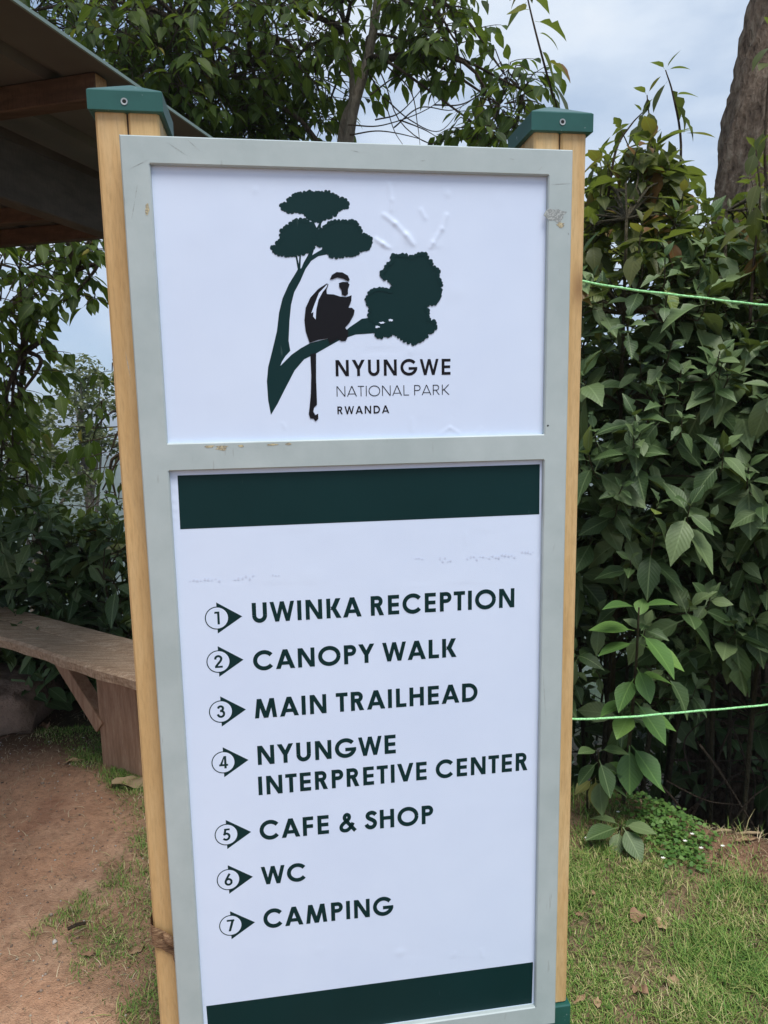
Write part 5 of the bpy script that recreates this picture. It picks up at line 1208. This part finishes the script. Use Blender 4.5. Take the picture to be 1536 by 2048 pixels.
# fallen dry leaves and wood chips
def dry_leaf(px, py, L, wd, curl, rot, label, mt_=None, thick=0):
    p = atz(px, py, 0.0); p[2] = float(Hh(p[0], p[1])) + .006; L *= .85; wd *= .8; curl *= .8; n, m_ = 9, 5; V = []; q = random.Random(int(px * 7 + py))
    ph = q.uniform(0, 6)
    for i in range(n + 1):
        t = i / n; w_ = wd * math.sin(math.pi * min(1, (t * .96 + .02))) ** .7 * (1 + .18 * math.sin(9 * t + ph))
        for j in range(m_):
            s_ = j / (m_ - 1) - .5; X_ = (t - .5) * L; Y_ = s_ * w_ * 2; Z_ = curl * (4 * s_ * s_ * (w_ / wd)) + curl * .8 * math.sin(math.pi * t * 1.3 + ph) + .004 * math.sin(11 * t + 5 * s_)
            V.append((p[0] + X_ * math.cos(rot) - Y_ * math.sin(rot), p[1] + X_ * math.sin(rot) + Y_ * math.cos(rot), p[2] + abs(Z_)))
    Fc = [(i * m_ + j, (i + 1) * m_ + j, (i + 1) * m_ + j + 1, i * m_ + j + 1) for i in range(n) for j in range(m_ - 1)]
    o = mesh_obj('dry_leaf', V, Fc, mt_ or M_dryleaf, None, True, loc=p); tag(o, label, 'dead leaf', 'dead leaves lying on the ground')
dry_leaf(262, 1572, .17, .055, .03, .3, 'large pale curled dead leaf beside the left sign post', M_straw)
for a in [(148, 1523, .10, .018, .008, .25, 'pale narrow dead leaf on the earth near the bench leg'), (8, 1478, .07, .012, .005, 1.0, 'narrow reddish chip at the left edge of the earth path'), (90, 1455, .09, .03, .02, 2.2, 'brown dead leaf on the earth below the stone'), (275, 1905, .05, .012, .01, .7, 'small brown sliver in the grass by the knotted left post'), (177, 1917, .05, .008, .005, .1, 'thin brown sliver lying on the earth path near the front'),
          (1178, 1793, .05, .015, .012, 2.4, 'small yellow brown dead leaf in the grass, nearest the right post halfway down'), (1160, 1836, .035, .012, .006, .2, 'small tan chip right beside the right post'), (1278, 1842, .065, .03, .018, .5, 'reddish brown crumpled leaf in the middle of the grass'), (1322, 1852, .05, .02, .012, 2.0, 'dull brown leaf next to the reddish crumpled one'), (1345, 1970, .05, .018, .015, 1.4, 'dark red dead leaf in the grass near the bottom'),
          (1395, 1940, .06, .022, .012, .9, 'grey brown dead leaf in the grass right of the dark red one'), (1280, 1990, .05, .02, .015, 2.4, 'greenish yellow fallen leaf near the bottom of the grass'), (1160, 2003, .06, .009, .004, .6, 'straight pale wood chip by the foot of the right post'), (1195, 2012, .035, .014, .01, 1.2, 'small round tan leaf by the foot of the right post'), (1458, 1852, .04, .012, .008, .3, 'tiny straw coloured leaf in the bright grass at right'),
          (1490, 1700, .10, .012, .006, .1, 'reddish strip of bark at the bank below the hollow'), (1340, 1662, .06, .03, .02, .8, 'dark brown dead leaf on the bank beside the creeping patch')]: dry_leaf(*a)
for xa, ya, xb, yb, lab in [(1430, 1663, 1462, 1661, 'short dry stick at the edge of the dark hollow'), (1470, 1668, 1524, 1666, 'pale dry stick on the bank at the right edge of the hollow'), (135, 1858, 172, 1846, 'thin brown twig lying in the grass left of the sign post')]:
    A, B = atz(xa, ya, .03), atz(xb, yb, .03); b = MB(); b.tube([A, (A + B) / 2 + [0, 0, .004], B], [.005, .0055, .004], 6); tag(b.build('dry_stick', M_straw if xa > 1000 else M_twig, None, True, A), lab, 'stick', 'dry sticks on the ground')
# grit on the path
n = 2200; x, y = rng.uniform(-2.2, -.5, n), rng.uniform(1.3, 3.2, n); k = rng.random(n) < 1 - .7 * grass_mask(x, y); x, y = x[k], y[k]; n = len(x); r_s = rng.uniform(.0012, .005, n) * (1 + (rng.random(n) < .03) * 1.2); z = Hh(x, y) + r_s * .4
ang = rng.uniform(0, 6.28, n); oc = np.array([[1, 0, 0], [0, 1, 0], [-1, 0, 0], [0, -1, 0], [0, 0, .7], [0, 0, -.7]])
V = (np.stack([x, y, z], -1)[:, None] + oc[None] * r_s[:, None, None] * rng.uniform(.7, 1.3, (n, 6, 1))).reshape(-1, 3)
tri = np.array([[0, 1, 4], [1, 2, 4], [2, 3, 4], [3, 0, 4], [1, 0, 5], [2, 1, 5], [3, 2, 5], [0, 3, 5]])
o = mesh_obj('grit', V, (tri[None] + (np.arange(n) * 6)[:, None, None]).reshape(-1, 3).astype(np.int32), M_pebble); tag(o, 'small grit and pale pebbles on the red earth path', 'grit'); o['kind'] = 'stuff'

# ------------------------------------------------------------------ mountain haze
hz = MB(); hz.box((0, 0, -48), ((1, 0, 0), (0, 1, 0), (0, 0, 1)), (3230, 3230, 62))
M_haze = bpy.data.materials.new('haze'); M_haze.use_nodes = True; t = M_haze.node_tree; t.nodes.clear()
po = t.nodes.new('ShaderNodeOutputMaterial'); pv = t.nodes.new('ShaderNodeVolumePrincipled'); pv.inputs['Color'].default_value = (.80, .88, .97, 1); pv.inputs['Density'].default_value = .0010; pv.inputs['Anisotropy'].default_value = .1
t.links.new(pv.outputs[0], po.inputs['Volume'])
ho = hz.build('haze', M_haze); ho['kind'] = 'stuff'; tag(ho, 'pale blue mountain haze over the valley', 'haze')
